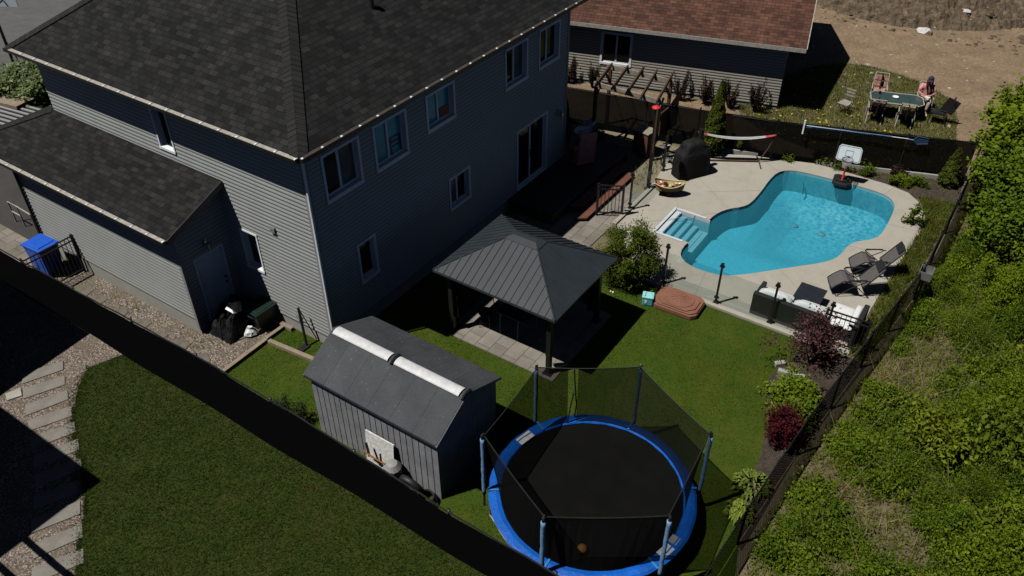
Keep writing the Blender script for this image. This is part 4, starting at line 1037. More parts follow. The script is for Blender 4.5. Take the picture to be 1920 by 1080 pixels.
def netfence(name, label, pts, h, m, step=2.4, knuckle=True, base=None):
    F = thing(name, label, 'fence'); pts = [Vector((*q, 0)) for q in pts]
    mb = MB(); rail = MB(); kn = MB()
    d_acc = 0
    for a, b in zip(pts, pts[1:]):
        L = (b-a).length; d = (b-a).normalized(); k = max(1, int(L/.5)); s = Vector((-d.y, d.x, 0))
        for i in range(k):
            p0 = a+d*L*i/k; p1 = a+d*L*(i+1)/k; u0, u1 = d_acc+L*i/k, d_acc+L*(i+1)/k
            w0 = .02*math.sin(u0*2.3); w1 = .02*math.sin(u1*2.3); zz = Vector((0, 0, 1))
            mb.face([p0+zz*.03, p1+zz*.03, p1+zz*h+s*w1, p0+zz*h+s*w0], [(u0, 0), (u1, 0), (u1, h), (u0, h)])
        rail.tube([a+Vector((0, 0, h-.04)), b+Vector((0, 0, h-.04))], .018, 6)
        if knuckle:
            for i in range(int(L/.075)):
                p = a+d*(i*.075); kn.bar(p+Vector((0, 0, h-.02)), p+d*.03+Vector((0, 0, h+.035)), .008)
        m_ = max(1, round(L/step))
        for i in range(m_+1):
            p = a+d*L*i/m_; MB().tube([p, p+Vector((0, 0, h+.04))], .028, 8).lathe([(.034, h+.03), (.034, h+.06), (.008, h+.08)], 8, p).build('post', 'black_metal', F)
        d_acc += L
    mb.build('mesh_panel', m, F); rail.build('top_rail', 'black_metal', F)
    if knuckle: kn.build('wire_ends', 'black_metal', F)['kind'] = 'stuff'
    return F
netfence('chain_link_fence', 'black chain link fence running beside the wild thicket on the right', [(-4.5, -10.75), (.2, -10.98), (3.2, -11.2), (6.9, -11.6), (10.5, -12.05), (16.5, -12.1), (18.1, -12.05)], 1.2, 'chain_link')
BF = netfence('screened_fence', 'black screened fence behind the pool with the pool brush hung on it', [(18.15, -11.9), (16.0, -5.9), (15.35, -3.3), (14.2, 2.4), (13.6, 5.5)], 1.5, 'privacy_dark', 2.15)
struct('back_kerb', MB().bar((15.3, -3.5, .06), (18.0, -11.6, .06), .12, .2), 'foundation')
# pool fence: posts with glass panels
def glass_post(loc, label, h=1.3):
    t = thing('fence_post', label, 'post', loc, 0, 'black posts of the glass pool fence')
    MB().box((0, 0, h/2), (.055, .055, h)).build('shaft', 'black_metal', t); MB().box((0, 0, .02), (.15, .12, .03)).build('foot', 'black_metal', t); MB().box((0, 0, h+.015), (.08, .08, .035)).build('cap', 'black_metal', t)
    for z in (h-.06, .18): MB().box((0, 0, z), (.06, .13, .05)).build('clamp', 'black_metal', t)
    return t
p0 = glass_post((7.24, -5.92, .08), 'black glass fence post beside the big green bush')
for loc, lab in [((7.23, -7.52, .08), 'black glass fence post beside the brown sandbox lid'), ((7.23, -9.06, .08), 'black glass fence post in front of the wicker sofa'), ((7.23, -10.5, .08), 'black glass fence post behind the purple leaved shrub'), ((10.2, -3.29, .08), 'black glass fence post nearest the red brown deck steps'), ((11.69, -3.24, .08), 'black glass fence post beside the yellow boat planter'), ((13.1, -3.1, .04), 'black glass fence post behind the covered barbecue')]:
    dup(p0, loc, 0, lab)
for (a, b, lab) in [((7.23, -5.97), (7.23, -7.47), 'clear glass panel above the brown sandbox lid'), ((7.23, -7.57), (7.23, -9.0), 'clear glass panel between the sandbox lid and the sofa'), ((7.23, -9.12), (7.23, -10.45), 'clear glass panel in front of the wicker sofa back'), ((10.25, -3.29), (11.63, -3.25), 'clear glass panel near the yellow boat planter')]:
    o = MB().bar((*a, .62), (*b, .62), .012, 1.08).build('glass_panel', 'clear_glass'); tag(o, lab, 'glass panel', 'glass panels of the pool fence')
def railing(name, label, a, b, h=1.2, cat='railing', loc0=0.04, gap=.11):
    t = thing(name, label, cat); a = Vector((*a, loc0)); b = Vector((*b, loc0)); d = b-a; L = d.length; d.normalize(); z = Vector((0, 0, 1))
    for p in (a, b): MB().bar(p, p+z*(h+.06), .06).build('post', 'black_metal', t)
    for q in (.1, h-.14, h): MB().bar(a+z*q, b+z*q, .03, .035).build('rail', 'black_metal', t)
    mb = MB(); k = int(L/gap)
    for i in range(1, k): mb.bar(a+d*L*i/k+z*.1, a+d*L*i/k+z*h, .016)
    mb.build('balusters', 'black_metal', t); return t
railing('baluster_gate', 'small black baluster gate between the deck steps and the green bush', (9.35, -2.55), (9.72, -3.25), 1.1, 'gate')
railing('metal_railing', 'black metal railing behind the purple shrub by the white seat', (7.3, -10.4), (7.35, -11.45), 1.05)
railing('side_gate', 'black metal gate beside the garage wall in front of the blue bin', (-1.62, 8.5), (-3.1, 8.5), 1.25, 'gate', 0)
# rubbish bins behind the side gate
def wheelie(name, label, loc, rz, body, lid, group):
    t = thing(name, label, 'bin', loc, rz, group); mb = MB()
    a = [(-.24, -.28), (.24, -.28), (.24, .28), (-.24, .28)]; b = [(-.3, -.37), (.3, -.37), (.3, .37), (-.3, .37)]
    A = [(x, y, .1) for x, y in a]; B_ = [(x, y, .98) for x, y in b]
    mb.face(A[::-1]); mb.face(B_)
    for i in range(4): mb.face([A[i], A[(i+1) % 4], B_[(i+1) % 4], B_[i]])
    mb.build('body', body, t, bevel=.03)
    l = MB(); l.box((0, -.02, 1.01), (.66, .82, .06)).box((0, .0, 1.05), (.52, .6, .03)); l.box((0, -.45, 1.02), (.4, .06, .04)).build('lid', lid, t, bevel=.015)
    MB().tube([(-.26, .42, .93), (-.26, .46, .97), (.26, .46, .97), (.26, .42, .93)], .018, 8).build('handle', lid, t)
    for x in (-.25, .25):
        q = MB().lathe([(.02, -.03), (.12, -.03), (.13, 0), (.12, .03), (.02, .03)], 18).build('wheel', 'black_plastic', t); q.location = (x, .3, .13); q.rotation_euler = (0, R(90), 0)
    return t
b1 = wheelie('wheeled_bin', 'bright blue wheeled bin behind the black side gate', (-2.17, 9.32, 0), R(4), 'bin_blue', 'bin_blue', 'wheeled bins')
b2 = wheelie('wheeled_bin', 'dark green wheeled bin with pale lid edge beside the junk pile at the white door', (-.35, 2.32, 0), R(78), 'green_bin', 'green_bin', 'wheeled bins')
MB().box((0, -.44, 1.05), (.66, .03, .02)).build('lid_edge', 'pale_green', b2)
b2.rotation_euler = (0, R(0), R(88)); b2.scale = (.9, .95, .62)

# ================================================================== DECK, PERGOLA AND WHAT STANDS THERE
D = thing('wooden_deck', 'dark wooden deck at the sliding door with two red brown steps', 'deck')
mb = MB()
for i in range(12): mb.box((10.6, -.1-.142*i, .43), (5.2, .134, .035))
mb.build('deck_boards', 'deck_dark', D)
MB().box((10.6, -.86, .2), (5.1, 1.6, .4)).build('skirt', 'deck_dark', D)
for (xa, xb, yc, z) in [(8.95, 12.15, -1.93, .29), (8.6, 12.15, -2.3, .15)]:
    mb = MB(); mb.prism([(xa+.25, yc-.17), (xb, yc-.17), (xb, yc+.17), (xa, yc+.17)], z-.04, z); mb.prism([(xa+.3, yc-.13), (xb-.05, yc-.13), (xb-.05, yc+.16), (xa+.1, yc+.16)], .01, z-.04)
    mb.build('step', 'wood_red', D)
t = thing('covered_armchair', 'high backed garden armchair draped in faded pink and red cloth on the dark deck', 'chair', (11.45, -.72, .45), R(150))
mb = MB(); mb.box((0, 0, .22), (.7, .65, .42)).build('seat', 'pink', t, bevel=.06)
mb = MB(); mb.box((0, .32, .62), (.68, .14, 1.2), rot=Matrix.Rotation(R(-8), 3, 'X')).build('backrest', 'pink', t, bevel=.06)
for x in (-.36, .36): MB().box((x, 0, .45), (.12, .6, .3)).build('armrest', 'red_fabric', t, bevel=.04)
t = thing('white_tub_chair', 'white curved plastic chair beyond the house corner near the pergola', 'chair', (13.55, .35, .0), R(200))
mb = MB(); k = 14
for i in range(k):
    a0, a1 = R(-20+220*i/k), R(-20+220*(i+1)/k); h = lambda a: .62+.28*max(0, math.sin(a))
    for r_ in (.36, .40):
        mb.face([(r_*math.cos(a0), r_*math.sin(a0), .35), (r_*math.cos(a1), r_*math.sin(a1), .35), (r_*1.1*math.cos(a1), r_*1.1*math.sin(a1), h(a1)), (r_*1.1*math.cos(a0), r_*1.1*math.sin(a0), h(a0))])
    mb.face([(.396*math.cos(a0), .396*math.sin(a0), h(a0)), (.396*math.cos(a1), .396*math.sin(a1), h(a1)), (.44*math.cos(a1), .44*math.sin(a1), h(a1)), (.44*math.cos(a0), .44*math.sin(a0), h(a0))])
mb.build('shell', 'white_plastic', t); MB().lathe([(.36, .36), (.38, .4), (.01, .41)], 20).build('seat', 'white_plastic', t)
for a in (.8, 2.3, 3.9, 5.5): MB().tube([(.28*math.cos(a), .28*math.sin(a), .36), (.36*math.cos(a), .36*math.sin(a), 0)], .018, 6).build('leg', 'white_plastic', t)
PG = thing('pergola', 'brown wooden pergola with five open rafters in front of the bungalow', 'pergola')
raf = [((15.0, .2), (13.35, -.15)), ((15.15, -.38), (13.4, -.75)), ((15.4, -.9), (13.3, -1.35)), ((15.4, -1.42), (13.25, -1.92)), ((15.5, -2.0), (13.3, -2.5))]
for a, b in raf:
    mb = MB(); a3, b3 = Vector((*a, 2.42)), Vector((*b, 2.42)); d = (b3-a3).normalized()
    mb.bar(a3, b3, .05, .16); mb.bar(b3, b3+d*.16+Vector((0, 0, .02)), .048, .09); mb.bar(a3, a3-d*.16+Vector((0, 0, .02)), .048, .09); mb.build('rafter', 'wood_brown', PG)
for (a, b) in [((13.6, .1, 2.28), (13.55, -2.55, 2.28)), ((15.2, .45, 2.28), (15.25, -2.2, 2.28))]: MB().bar(a, b, .06, .17).build('beam', 'wood_grey', PG)
for (x, y) in [(13.57, -2.42), (13.6, .0), (15.2, .3), (15.25, -2.1)]:
    mb = MB().box((x, y, 1.12), (.11, .11, 2.22)); mb.build('post', 'wood_brown', PG)
    MB().bar((x, y, 1.75), (x+(.42 if x < 14 else -.42), y, 2.24), .06, .08).build('brace', 'wood_brown', PG)
mb = MB(); mb.prism([(0, 0)]+[(.0, .9)]+[(1.1*math.sin(a), .9+.75*(1-math.cos(a))*1.0) for a in (.3, .6, .9, 1.2, 1.45)]+[(1.15, 0)], -.02, .02)
o = mb.build('screen_panel', 'wood_brown', PG); o.location = (14.7, -2.1, .4); o.rotation_euler = (R(90), 0, R(-8)); 
t = thing('planter_box', 'tall reddish brown wooden planter box standing at the pergola post', 'planter', (13.82, -1.95, 0), R(-10))
MB().box((0, 0, .48), (.5, .62, .95)).build('box', 'wood_red', t, bevel=.015); MB().box((0, 0, .97), (.56, .68, .05)).build('rim', 'wood_grey', t, bevel=.01)
t = thing('lamp_pole', 'tall thin black pole with a red round top beside the yellow boat planter', 'pole', (11.72, -3.16, 0))
MB().tube([(0, 0, 0), (0, 0, 2.95)], .03, 8).build('pole', 'black_metal', t); MB().lathe([(.02, 2.93), (.13, 2.97), (.13, 3.0), (.06, 3.04), (.01, 3.05)], 16).build('top_disc', 'red', t)
MB().lathe([(.1, 0), (.1, .03), (.03, .05)], 12).build('foot', 'black_metal', t)
t = thing('barbecue', 'barbecue grill under a black fabric cover on the pool deck', 'barbecue', (13.42, -3.95, .04), R(-32))
mb = MB(); secs = [(.62, .38, 0), (.63, .39, .1), (.62, .37, .5), (.60, .36, .84), (.55, .33, .92), (.44, .29, .99), (.40, .27, 1.16), (.32, .21, 1.27), (.1, .08, 1.3)]; r = random.Random(9); n_ = 28; rings = []
for (a, b, z) in secs:
    ring = []
    for i in range(n_):
        th_ = 2*math.pi*i/n_; c_, s_ = math.cos(th_), math.sin(th_); e = .45
        ring.append((a*math.copysign(abs(c_)**e, c_)*(1+r.uniform(-.03, .03)), b*math.copysign(abs(s_)**e, s_)*(1+r.uniform(-.04, .04)), z+r.uniform(-.015, .015)*(z > 0)))
    rings.append(ring)
vs = [q for ring in rings for q in ring]; fs = [(i*n_+j, i*n_+(j+1) % n_, (i+1)*n_+(j+1) % n_, (i+1)*n_+j) for i in range(len(secs)-1) for j in range(n_)]+[tuple((len(secs)-1)*n_+j for j in range(n_))]
mb.mesh(vs, fs); mb.build('cover', 'tarp', t, smooth=False, sub=1)
MB().tube([(.4, .2, 1.1), (.42, .22, 1.5)], .09, 10).build('chimney', 'tarp', t)
t = thing('boat_planter', 'pale yellow boat shaped toy tub full of small toys on the deck edge', 'toy tub', (11.75, -3.95, .04), R(-62))
mb = MB(); K_ = 11; outer = []
for i in range(K_):
    f = i/(K_-1); x = -.5+f; wd = .27*math.sin(math.pi*min(1, .18+f*.82))**.6 if f < .98 else .03; sh = .40+.07*(2*f-1)**2*1.6
    outer.append([(x, -wd, sh), (x*.9, -wd*.8, .24), (x*.72, -wd*.3, .16), (x*.72, wd*.3, .16), (x*.9, wd*.8, .24), (x, wd, sh)])
vs = [q for s_ in outer for q in s_]; fs = [(i*6+j, (i+1)*6+j, (i+1)*6+j+1, i*6+j+1) for i in range(K_-1) for j in range(5)]+[tuple(range(6)), tuple((K_-1)*6+j for j in range(6))[::-1]]
mb.mesh(vs, fs); mb.tube([s_[0] for s_ in outer], .018, 6).tube([s_[5] for s_ in outer], .018, 6); mb.build('hull', 'yellow_plastic', t)
MB().sheet([(s_[1][0]*1.0, s_[1][1]*1.05) for s_ in outer]+[(s_[4][0], s_[4][1]*1.05) for s_ in outer[::-1]], .31).build('filling', 'sand', t)
MB().lathe([(.16, 0), (.13, .05), (.12, .2)], 12).build('pedestal', 'wood_brown', t)
r = random.Random(4)
for i in range(16):
    x, y = r.uniform(-.36, .36), r.uniform(-.14, .14); m_ = ['red', 'yellow_plastic', 'white_plastic', 'red', 'wood_brown', 'yellow_plastic', 'green_bin'][i % 7]
    mb = MB(); q = r.random()
    if q < .5: mb.lathe([(.03, 0), (.055, .02), (.06, .08), (.02, .1)], 9, (x, y, .32))
    else: mb.box((x, y, .36), (.12, .06, .07), rz=r.uniform(0, 3))
    o = mb.build('toy', m_); o.parent = None; o.location = t.location; o.rotation_euler = t.rotation_euler; tag(o, 'small red or pale plastic toy heaped in the yellow boat tub', 'toy', 'toys in the boat tub')
# tricycle near the planter
t = thing('tricycle', 'small dark childrens tricycle parked between the planter box and the barbecue', 'tricycle', (13.75, -2.85, .02), R(40))
for q in ((.3, 0), (-.25, .18), (-.25, -.18)):
    o = MB().lathe([(.09, -.015), (.13, -.02), (.14, 0), (.13, .02), (.09, .015), (.09, -.015)], 16, cap=False).build('wheel', 'black_plastic', t); o.location = (q[0], q[1], .14); o.rotation_euler = (R(90), 0, 0)
MB().tube([(.3, 0, .14), (.22, 0, .5), (-.2, 0, .28), (-.25, .18, .14)], .018, 6).tube([(-.2, 0, .28), (-.25, -.18, .14)], .018, 6).build('frame', 'blue_sleeve', t)
MB().tube([(.21, -.2, .52), (.22, 0, .5), (.21, .2, .52)], .014, 6).build('handlebar', 'white_plastic', t); MB().box((-.12, 0, .34), (.2, .16, .05)).build('seat', 'black_plastic', t, bevel=.02)

# ================================================================== HAMMOCK, HOOP, POOL BRUSH
HM = thing('hammock', 'white and red striped hammock slung on a dark metal stand by the cedar', 'hammock')
a, b = Vector((14.35, -3.7, 1.16)), Vector((15.7, -6.0, 1.12)); mb = MB(); nn_ = 24; side = Vector(((b-a).y, -(b-a).x, 0)).normalized()
for i in range(nn_):
    for j in range(6):
        def hp(f, g_): return a.lerp(b, f)+side*(g_-.5)*.2*math.sin(math.pi*(.06+.88*f))**.5+Vector((0, 0, -.24*4*f*(1-f)*(1-.25*abs(g_-.5)*2)))
        mm = 1 if (i < 3 or i > nn_-4) else (0 if j not in (1,) else 2)
        mb.face([hp(i/nn_, j/6), hp((i+1)/nn_, j/6), hp((i+1)/nn_, (j+1)/6), hp(i/nn_, (j+1)/6)], m=mm)
mb.build('bed', ['hammock_cloth', 'red_fabric', 'grey_trim'], HM)
mb = MB(); ba, bb_ = Vector((14.6, -4.15, .08)), Vector((15.5, -5.65, .08)); z = Vector((0, 0, 1))
mb.tube([ba, bb_], .03, 8); mb.build('stand_base', 'wood_brown', HM)
for p, q in ((ba, a), (bb_, b)): MB().tube([p, p.lerp(q, .6)+Vector((0, 0, -.1)), q+Vector((0, 0, .02))], .026, 8).build('stand_arm', 'wood_brown', HM)
for p in (ba, bb_): MB().tube([p+side*.5+Vector((0, 0, -.04)), p, p-side*.5+Vector((0, 0, -.04))], .026, 8).build('stand_foot', 'wood_brown', HM)
BB = thing('pool_basketball_hoop', 'poolside basketball hoop with white backboard and red pole', 'basketball hoop', (15.72, -8.5, .04), R(188)); BB.scale = (.92,)*3
mb = MB(); mb.prism([(-.3, -.32), (.22, -.32), (.34, -.2), (.34, .2), (.22, .32), (-.3, .32), (-.38, .2), (-.38, -.2)], 0, .13); mb.prism([(-.25, -.22), (.15, -.22), (.22, 0), (.15, .22), (-.25, .22)], .13, .2); mb.build('base', 'black_plastic', BB, bevel=.02)
MB().tube([(.18, 0, .16), (.02, 0, .62), (-.1, 0, 1.0)], .035, 8).tube([(-.2, 0, .18), (-.1, 0, .9)], .025, 8).build('pole', 'red', BB)
tilt = Matrix.Rotation(R(-16), 3, 'Y')
def bp(x, y, z): return tilt @ Vector((x, y, z))+Vector((.08, 0, .92))
mb = MB(); out_ = [(-.42, .05), (-.34, 0), (.34, 0), (.42, .05), (.40, .5), (.33, .58), (-.33, .58), (-.40, .5)]
for x in (-.012, .012): mb.face([bp(x, y, z) for y, z in (out_ if x > 0 else out_[::-1])])
for i in range(8): (y0_, z0_), (y1_, z1_) = out_[i], out_[(i+1) % 8]; mb.face([bp(-.012, y0_, z0_), bp(-.012, y1_, z1_), bp(.012, y1_, z1_), bp(.012, y0_, z0_)])
bd = mb.build('backboard', 'acrylic', BB)
mb = MB(); ins = [(y*.93, .035+z*.88) for y, z in out_]
for i in range(8): (y0_, z0_), (y1_, z1_) = ins[i], ins[(i+1) % 8]; mb.bar(bp(.014, y0_, z0_), bp(.014, y1_, z1_), .008, .012)
for (y0_, z0_, y1_, z1_) in [(-.13, .2, .13, .2), (-.13, .4, .13, .4), (-.13, .2, -.13, .4), (.13, .2, .13, .4)]: mb.bar(bp(.014, y0_, z0_), bp(.014, y1_, z1_), .008, .012)
mb.build('markings', 'dark_metal', bd)
rc = bp(.24, 0, .12); MB().tube([(rc.x+.19*math.cos(a*.3142), rc.y+.19*math.sin(a*.3142), rc.z) for a in range(20)], .012, 6, True).bar((rc.x-.24, 0, rc.z), (rc.x-.18, 0, rc.z), .06, .04).build('rim', 'dark_metal', BB)
mb = MB()
for i in range(16):
    a0, a1 = i*.3927, (i+1)*.3927; mb.face([(rc.x+.13*math.cos(a0), .13*math.sin(a0), rc.z-.3), (rc.x+.13*math.cos(a1), .13*math.sin(a1), rc.z-.3), (rc.x+.185*math.cos(a1), .185*math.sin(a1), rc.z-.01), (rc.x+.185*math.cos(a0), .185*math.sin(a0), rc.z-.01)], [(i*.05, 0), (i*.05+.05, 0), (i*.05+.05, .25), (i*.05, .25)])
mb.build('net', 'hoop_net', BB)
PB = thing('pool_brush', 'long blue and silver pool pole with white brush head hung on the back fence', 'pool brush')
a, b = Vector((16.19, -6.80, 1.45)), Vector((17.36, -10.1, 1.40)); MB().tube([a, a.lerp(b, .3)], .022, 8).build('handle', 'pool_blue', PB); MB().tube([a.lerp(b, .3), b], .018, 8).tube([a.lerp(b, .06)+Vector((-.03, 0, .05)), a.lerp(b, .8)+Vector((-.03, 0, .045))], .012, 8).build('pole', 'blue_sleeve', PB)
MB().tube([a+Vector((-.03, .03, .06)), a.lerp(b, .95)+Vector((-.03, 0, .03))], .012, 6).build('silver_tube', 'white_plastic', PB)
MB().box(a+Vector((-.05, .04, .0)), (.06, .05, .5)).build('brush_head', 'white_plastic', PB)
d = (b-a).normalized(); up_ = Vector((0, 0, 1)); fr_ = [b+d*x+up_*z for x, z in ((0, .02), (.1, .14), (.42, .12), (.46, -.08), (.12, -.14), (0, -.02))]
MB().tube(fr_, .018, 6, True).build('skimmer_frame', 'navy_net', PB)
mb = MB(); mb.face(fr_, [(q.dot(d), q.z) for q in fr_]); mb.build('skimmer_net', 'navy_net', PB)

# ================================================================== SOFA, TABLE, LOUNGERS
SF = thing('wicker_sofa', 'black wicker sofa with long white cushions seen from behind', 'sofa', (7.42, -9.42, .04))
mb = MB(); mb.box((.0, 0, .36), (.14, 1.95, .70)).box((.45, -.0, .15), (.8, 1.95, .26)).box((.42, .93, .28), (.78, .12, .55)).build('frame', 'wicker', SF, bevel=.02)
def cushion(parent, c, s_, sd_=0, nm='cushion'):
    mb = MB(); r = random.Random(sd_); x, y, z = c; a, b, h = (q/2 for q in s_); nx_, ny_ = 7, 7; vs = []
    for sg in (1, -1):
        for i in range(nx_):
            for j in range(ny_):
                u, v = 2*i/(nx_-1)-1, 2*j/(ny_-1)-1; e = (1-abs(u)**4)*(1-abs(v)**4)
                vs.append((x+u*a*(1+.02*r.uniform(-1, 1)), y+v*b*(1+.02*r.uniform(-1, 1)), z+sg*h*(.25+.75*e**.5)+r.uniform(-.008, .008)))
    fs = []
    for k in (0, 1):
        for i in range(nx_-1):
            for j in range(ny_-1):
                q = [k*49+i*7+j, k*49+(i+1)*7+j, k*49+(i+1)*7+j+1, k*49+i*7+j+1]; fs.append(tuple(q if k == 0 else q[::-1]))
    bd_ = [(i, 0) for i in range(6)]+[(6, j) for j in range(6)]+[(i, 6) for i in range(6, 0, -1)]+[(0, j) for j in range(6, 0, -1)]
    for q in range(len(bd_)):
        (i, j), (k, l) = bd_[q], bd_[(q+1) % len(bd_)]; fs.append((i*7+j, 49+i*7+j, 49+k*7+l, k*7+l))
    mb.mesh(vs, fs); return mb.build(nm, 'white_fabric', parent, smooth=True, sub=1)
for y in (.44, -.50):
    cushion(SF, (.2, y, .62), (.24, .92, .36), int(y*10)); cushion(SF, (.52, y, .36), (.66, .92, .2), int(y*10)+3)
LS = thing('lounge_chair', 'white cushioned wicker seat partly hidden by the purple leaved shrub', 'chair', (8.15, -10.72, .04))
MB().box((0, 0, .15), (1.1, .8, .26)).box((-.1, -.42, .32), (1.2, .13, .62)).build('frame', 'wicker', LS, bevel=.02)
cushion(LS, (.0, .04, .36), (1.0, .72, .2), 8); cushion(LS, (.0, -.28, .54), (.9, .2, .26), 9)
TB = thing('coffee_table', 'square black outdoor coffee table between the sofa and the pool', 'table', (8.46, -9.66, .04))
MB().box((0, 0, .39), (1.02, .72, .035)).build('tabletop', 'table_black', TB, bevel=.006); MB().box((0, 0, .19), (.92, .62, .36)).build('base', 'wicker', TB, bevel=.01)
def lounger(name, label, loc, rz, group):
    t = thing(name, label, 'lounger', loc, rz, group)      # local x: from feet (0) to head
    prof = [(0, .27), (.12, .40), (.32, .56), (.44, .55), (.62, .40), (.78, .32), (.92, .36), (1.10, .62), (1.28, .88), (1.40, 1.05)]
    hw = .26
    def strip(ids, nm):
        mb = MB()
        for i, j in zip(ids, ids[1:]):
            (x0_, z0_), (x1_, z1_) = prof[i], prof[j]
            for dz in (0, -.02):
                q = [(x0_, -hw, z0_+dz), (x1_, -hw, z1_+dz), (x1_, hw, z1_+dz), (x0_, hw, z0_+dz)]; mb.face(q[::-1] if dz == 0 else q)
        return mb.build(nm, 'lounger_fabric', t)
    strip([0, 1, 2, 3, 4, 5], 'seat_sling'); strip([6, 7, 8, 9], 'back_sling')
    mb = MB()
    for s_ in (-1, 1):
        mb.tube([(x, s_*.29, z) for x, z in prof[:6]]+[(.84, s_*.29, .31)], .017, 7); mb.tube([(x, s_*.29, z) for x, z in prof[6:]], .017, 7)
    mb.tube([(0, -.29, .27), (-.02, 0, .26), (0, .29, .27)], .017, 7).tube([(1.4, -.29, 1.05), (1.42, 0, 1.07), (1.4, .29, 1.05)], .017, 7).build('side_rail', 'lounger_frame', t)
    for s_ in (-1, 1):
        MB().tube([(.18, s_*.32, .0), (.55, s_*.32, .34), (.98, s_*.32, .62)], .014, 6).tube([(1.15, s_*.32, .0), (.8, s_*.32, .32), (.42, s_*.32, .6)], .014, 6).build('leg_frame', 'lounger_frame', t)
        MB().tube([(.42, s_*.33, .6), (.7, s_*.34, .66), (1.06, s_*.33, .64)], .016, 6).bar((.45, s_*.335, .635), (.95, s_*.335, .67), .05, .02).build('armrest', 'lounger_frame', t)
    MB().tube([(.18, -.32, .01), (.18, .32, .01)], .014, 6).tube([(1.15, -.32, .01), (1.15, .32, .01)], .014, 6).build('crossbar', 'lounger_frame', t)
    MB().box((1.32, 0, .99), (.22, .42, .06), rot=Matrix.Rotation(R(-56), 3, 'Y')).build('headrest', 'lounger_frame', t, bevel=.02)
    return t
L1 = lounger('reclining_chair', 'grey reclining sling chair nearer the coffee table', (9.58, -9.92, .04), R(-62), 'reclining chairs by the pool')
L1.scale = (.92,)*3
dup(L1, (10.82, -10.15, .04), R(-64), 'grey reclining sling chair farther from the table, behind its twin')

# ================================================================== SANDBOX LID, TOYS, EDGING
SB = thing('sandbox', 'low brown plastic sandbox with a round domed lid on the lawn', 'sandbox', (6.62, -6.68, 0), R(2))
octo = lambda a, b, c: [(-a+c, -b), (a-c, -b), (a, -b+c), (a, b-c), (a-c, b), (-a+c, b), (-a, b-c), (-a, -b+c)]
mb = MB(); 
for (a, b, c, z0_, z1_) in [(.46, .66, .14, 0, .16)]: mb.prism(octo(a, b, c), z0_, z1_)
mb.build('tub', 'brown_plastic', SB, bevel=.03)
mb = MB(); mb.prism(octo(.44, .63, .16), .16, .2); mb.prism(octo(.39, .55, .2), .2, .235); mb.lathe([(.36, .235), (.36, .255), (.33, .26), (.32, .252), (.27, .262), (.25, .262), (.2, .275), (.18, .272), (.08, .285), (.01, .286)], 32, sy=1.18)
ld = mb.build('lid', 'brown_plastic', SB, bevel=.008)
mb = MB()
for i in range(10): a = i*.628; mb.bar((.05*math.cos(a), .06*math.sin(a), .288), (.2*math.cos(a), .23*math.sin(a), .276), .012, .012)
mb.build('ribs', 'brown_plastic', ld)
t = thing('toy_box', 'small turquoise plastic toy box at the foot of the green bush', 'toy', (6.22, -5.93, 0), R(20))
MB().box((0, 0, .14), (.26, .3, .26)).build('box', 'teal', t, bevel=.03); MB().box((0, 0, .29), (.28, .32, .05)).box((.0, .1, .33), (.2, .06, .04)).build('lid', 'teal_light', t, bevel=.015); MB().box((-.14, .05, .16), (.01, .06, .1)).build('latch', 'white_plastic', t)
for (a, b, lab) in [((-.8, 1.72), (-2.5, 1.7), 'weathered timber edging along the gravel next to the lawn'), ((-.8, 1.62), (-.66, .05), 'pale timber edging running from the gravel corner towards the shed'), ((-.12, 2.0), (-.12, 1.45), 'short timber block against the house foundation')]:
    o = MB().bar((*a, .05), (*b, .05), .12, .12).build('timber_edging', 'wood_timber', bevel=.012); tag(o, lab, 'timber', 'timber edging pieces')
o = MB().bar((-.78, 1.75, .05), (-.12, 1.74, .05), .11, .11).build('timber_edging', 'wood_timber', bevel=.012); tag(o, 'timber edging between the gravel corner and the house wall', 'timber', 'timber edging pieces')
t = thing('garden_stand', 'black metal garden stand shaped like a narrow upside down V by the house wall', 'garden tool', (-.36, .68, 0))
MB().tube([(0, 0, .03), (.14, .22, 1.12)], .035, 8).build('post', 'black_metal', t); MB().tube([(.14, .22, 1.12), (.34, -.02, .03)], .014, 6).tube([(.09, .14, .7), (.24, .1, .6)], .01, 5).build('prop', 'black_metal', t)
MB().box((-.12, .02, .03), (.34, .2, .05)).build('foot', 'black_metal', t, bevel=.01)
# junk under a tarp at the white door
r = random.Random(6); TP = thing('tarp_pile', 'heap of junk under a crumpled black tarp in front of the white garage door', 'tarp', (-.75, 2.85, 0))
mb = MB(); n_ = 26; vs = []
for i in range(n_):
    for j in range(n_):
        u, v = 2*i/(n_-1)-1, 2*j/(n_-1)-1; e = max(0, 1-abs(u)**3)*max(0, 1-abs(v)**3)
        h = e**.5*(.62+.2*math.sin(u*5+v*3)+.14*math.sin(v*9-u*4))+r.uniform(-.045, .045)*e
        vs.append((u*.68+r.uniform(-.02, .02), v*.45+r.uniform(-.02, .02), max(.005, h)))
fs = [(i*n_+j, (i+1)*n_+j, (i+1)*n_+j+1, i*n_+j+1) for i in range(n_-1) for j in range(n_-1)]
mb.mesh(vs, fs); mb.build('tarp', 'tarp', TP)
o = MB().mesh([(-.2, -.2, .62), (.15, -.3, .58), (.2, .0, .72), (-.05, .1, .8), (-.25, .05, .7)], [(0, 1, 2), (0, 2, 3), (0, 3, 4)]).build('plastic_sheet', 'grey_metal', TP)
t = thing('plastic_bag', 'small pale grey plastic bag at the foot of the black tarp heap', 'bag', (-.85, 2.28, 0))
mb = MB().lathe([(.1, 0), (.18, .06), (.15, .16), (.05, .24), (.07, .28)], 9); mb.v = [(a+r.uniform(-.03, .03), b+r.uniform(-.03, .03), c) for a, b, c in mb.v]; mb.build('bag', 'label_white', t)
MB().lathe([(.06, .23), (.065, .25), (.05, .26)], 8).build('knot', 'grey_trim', t)
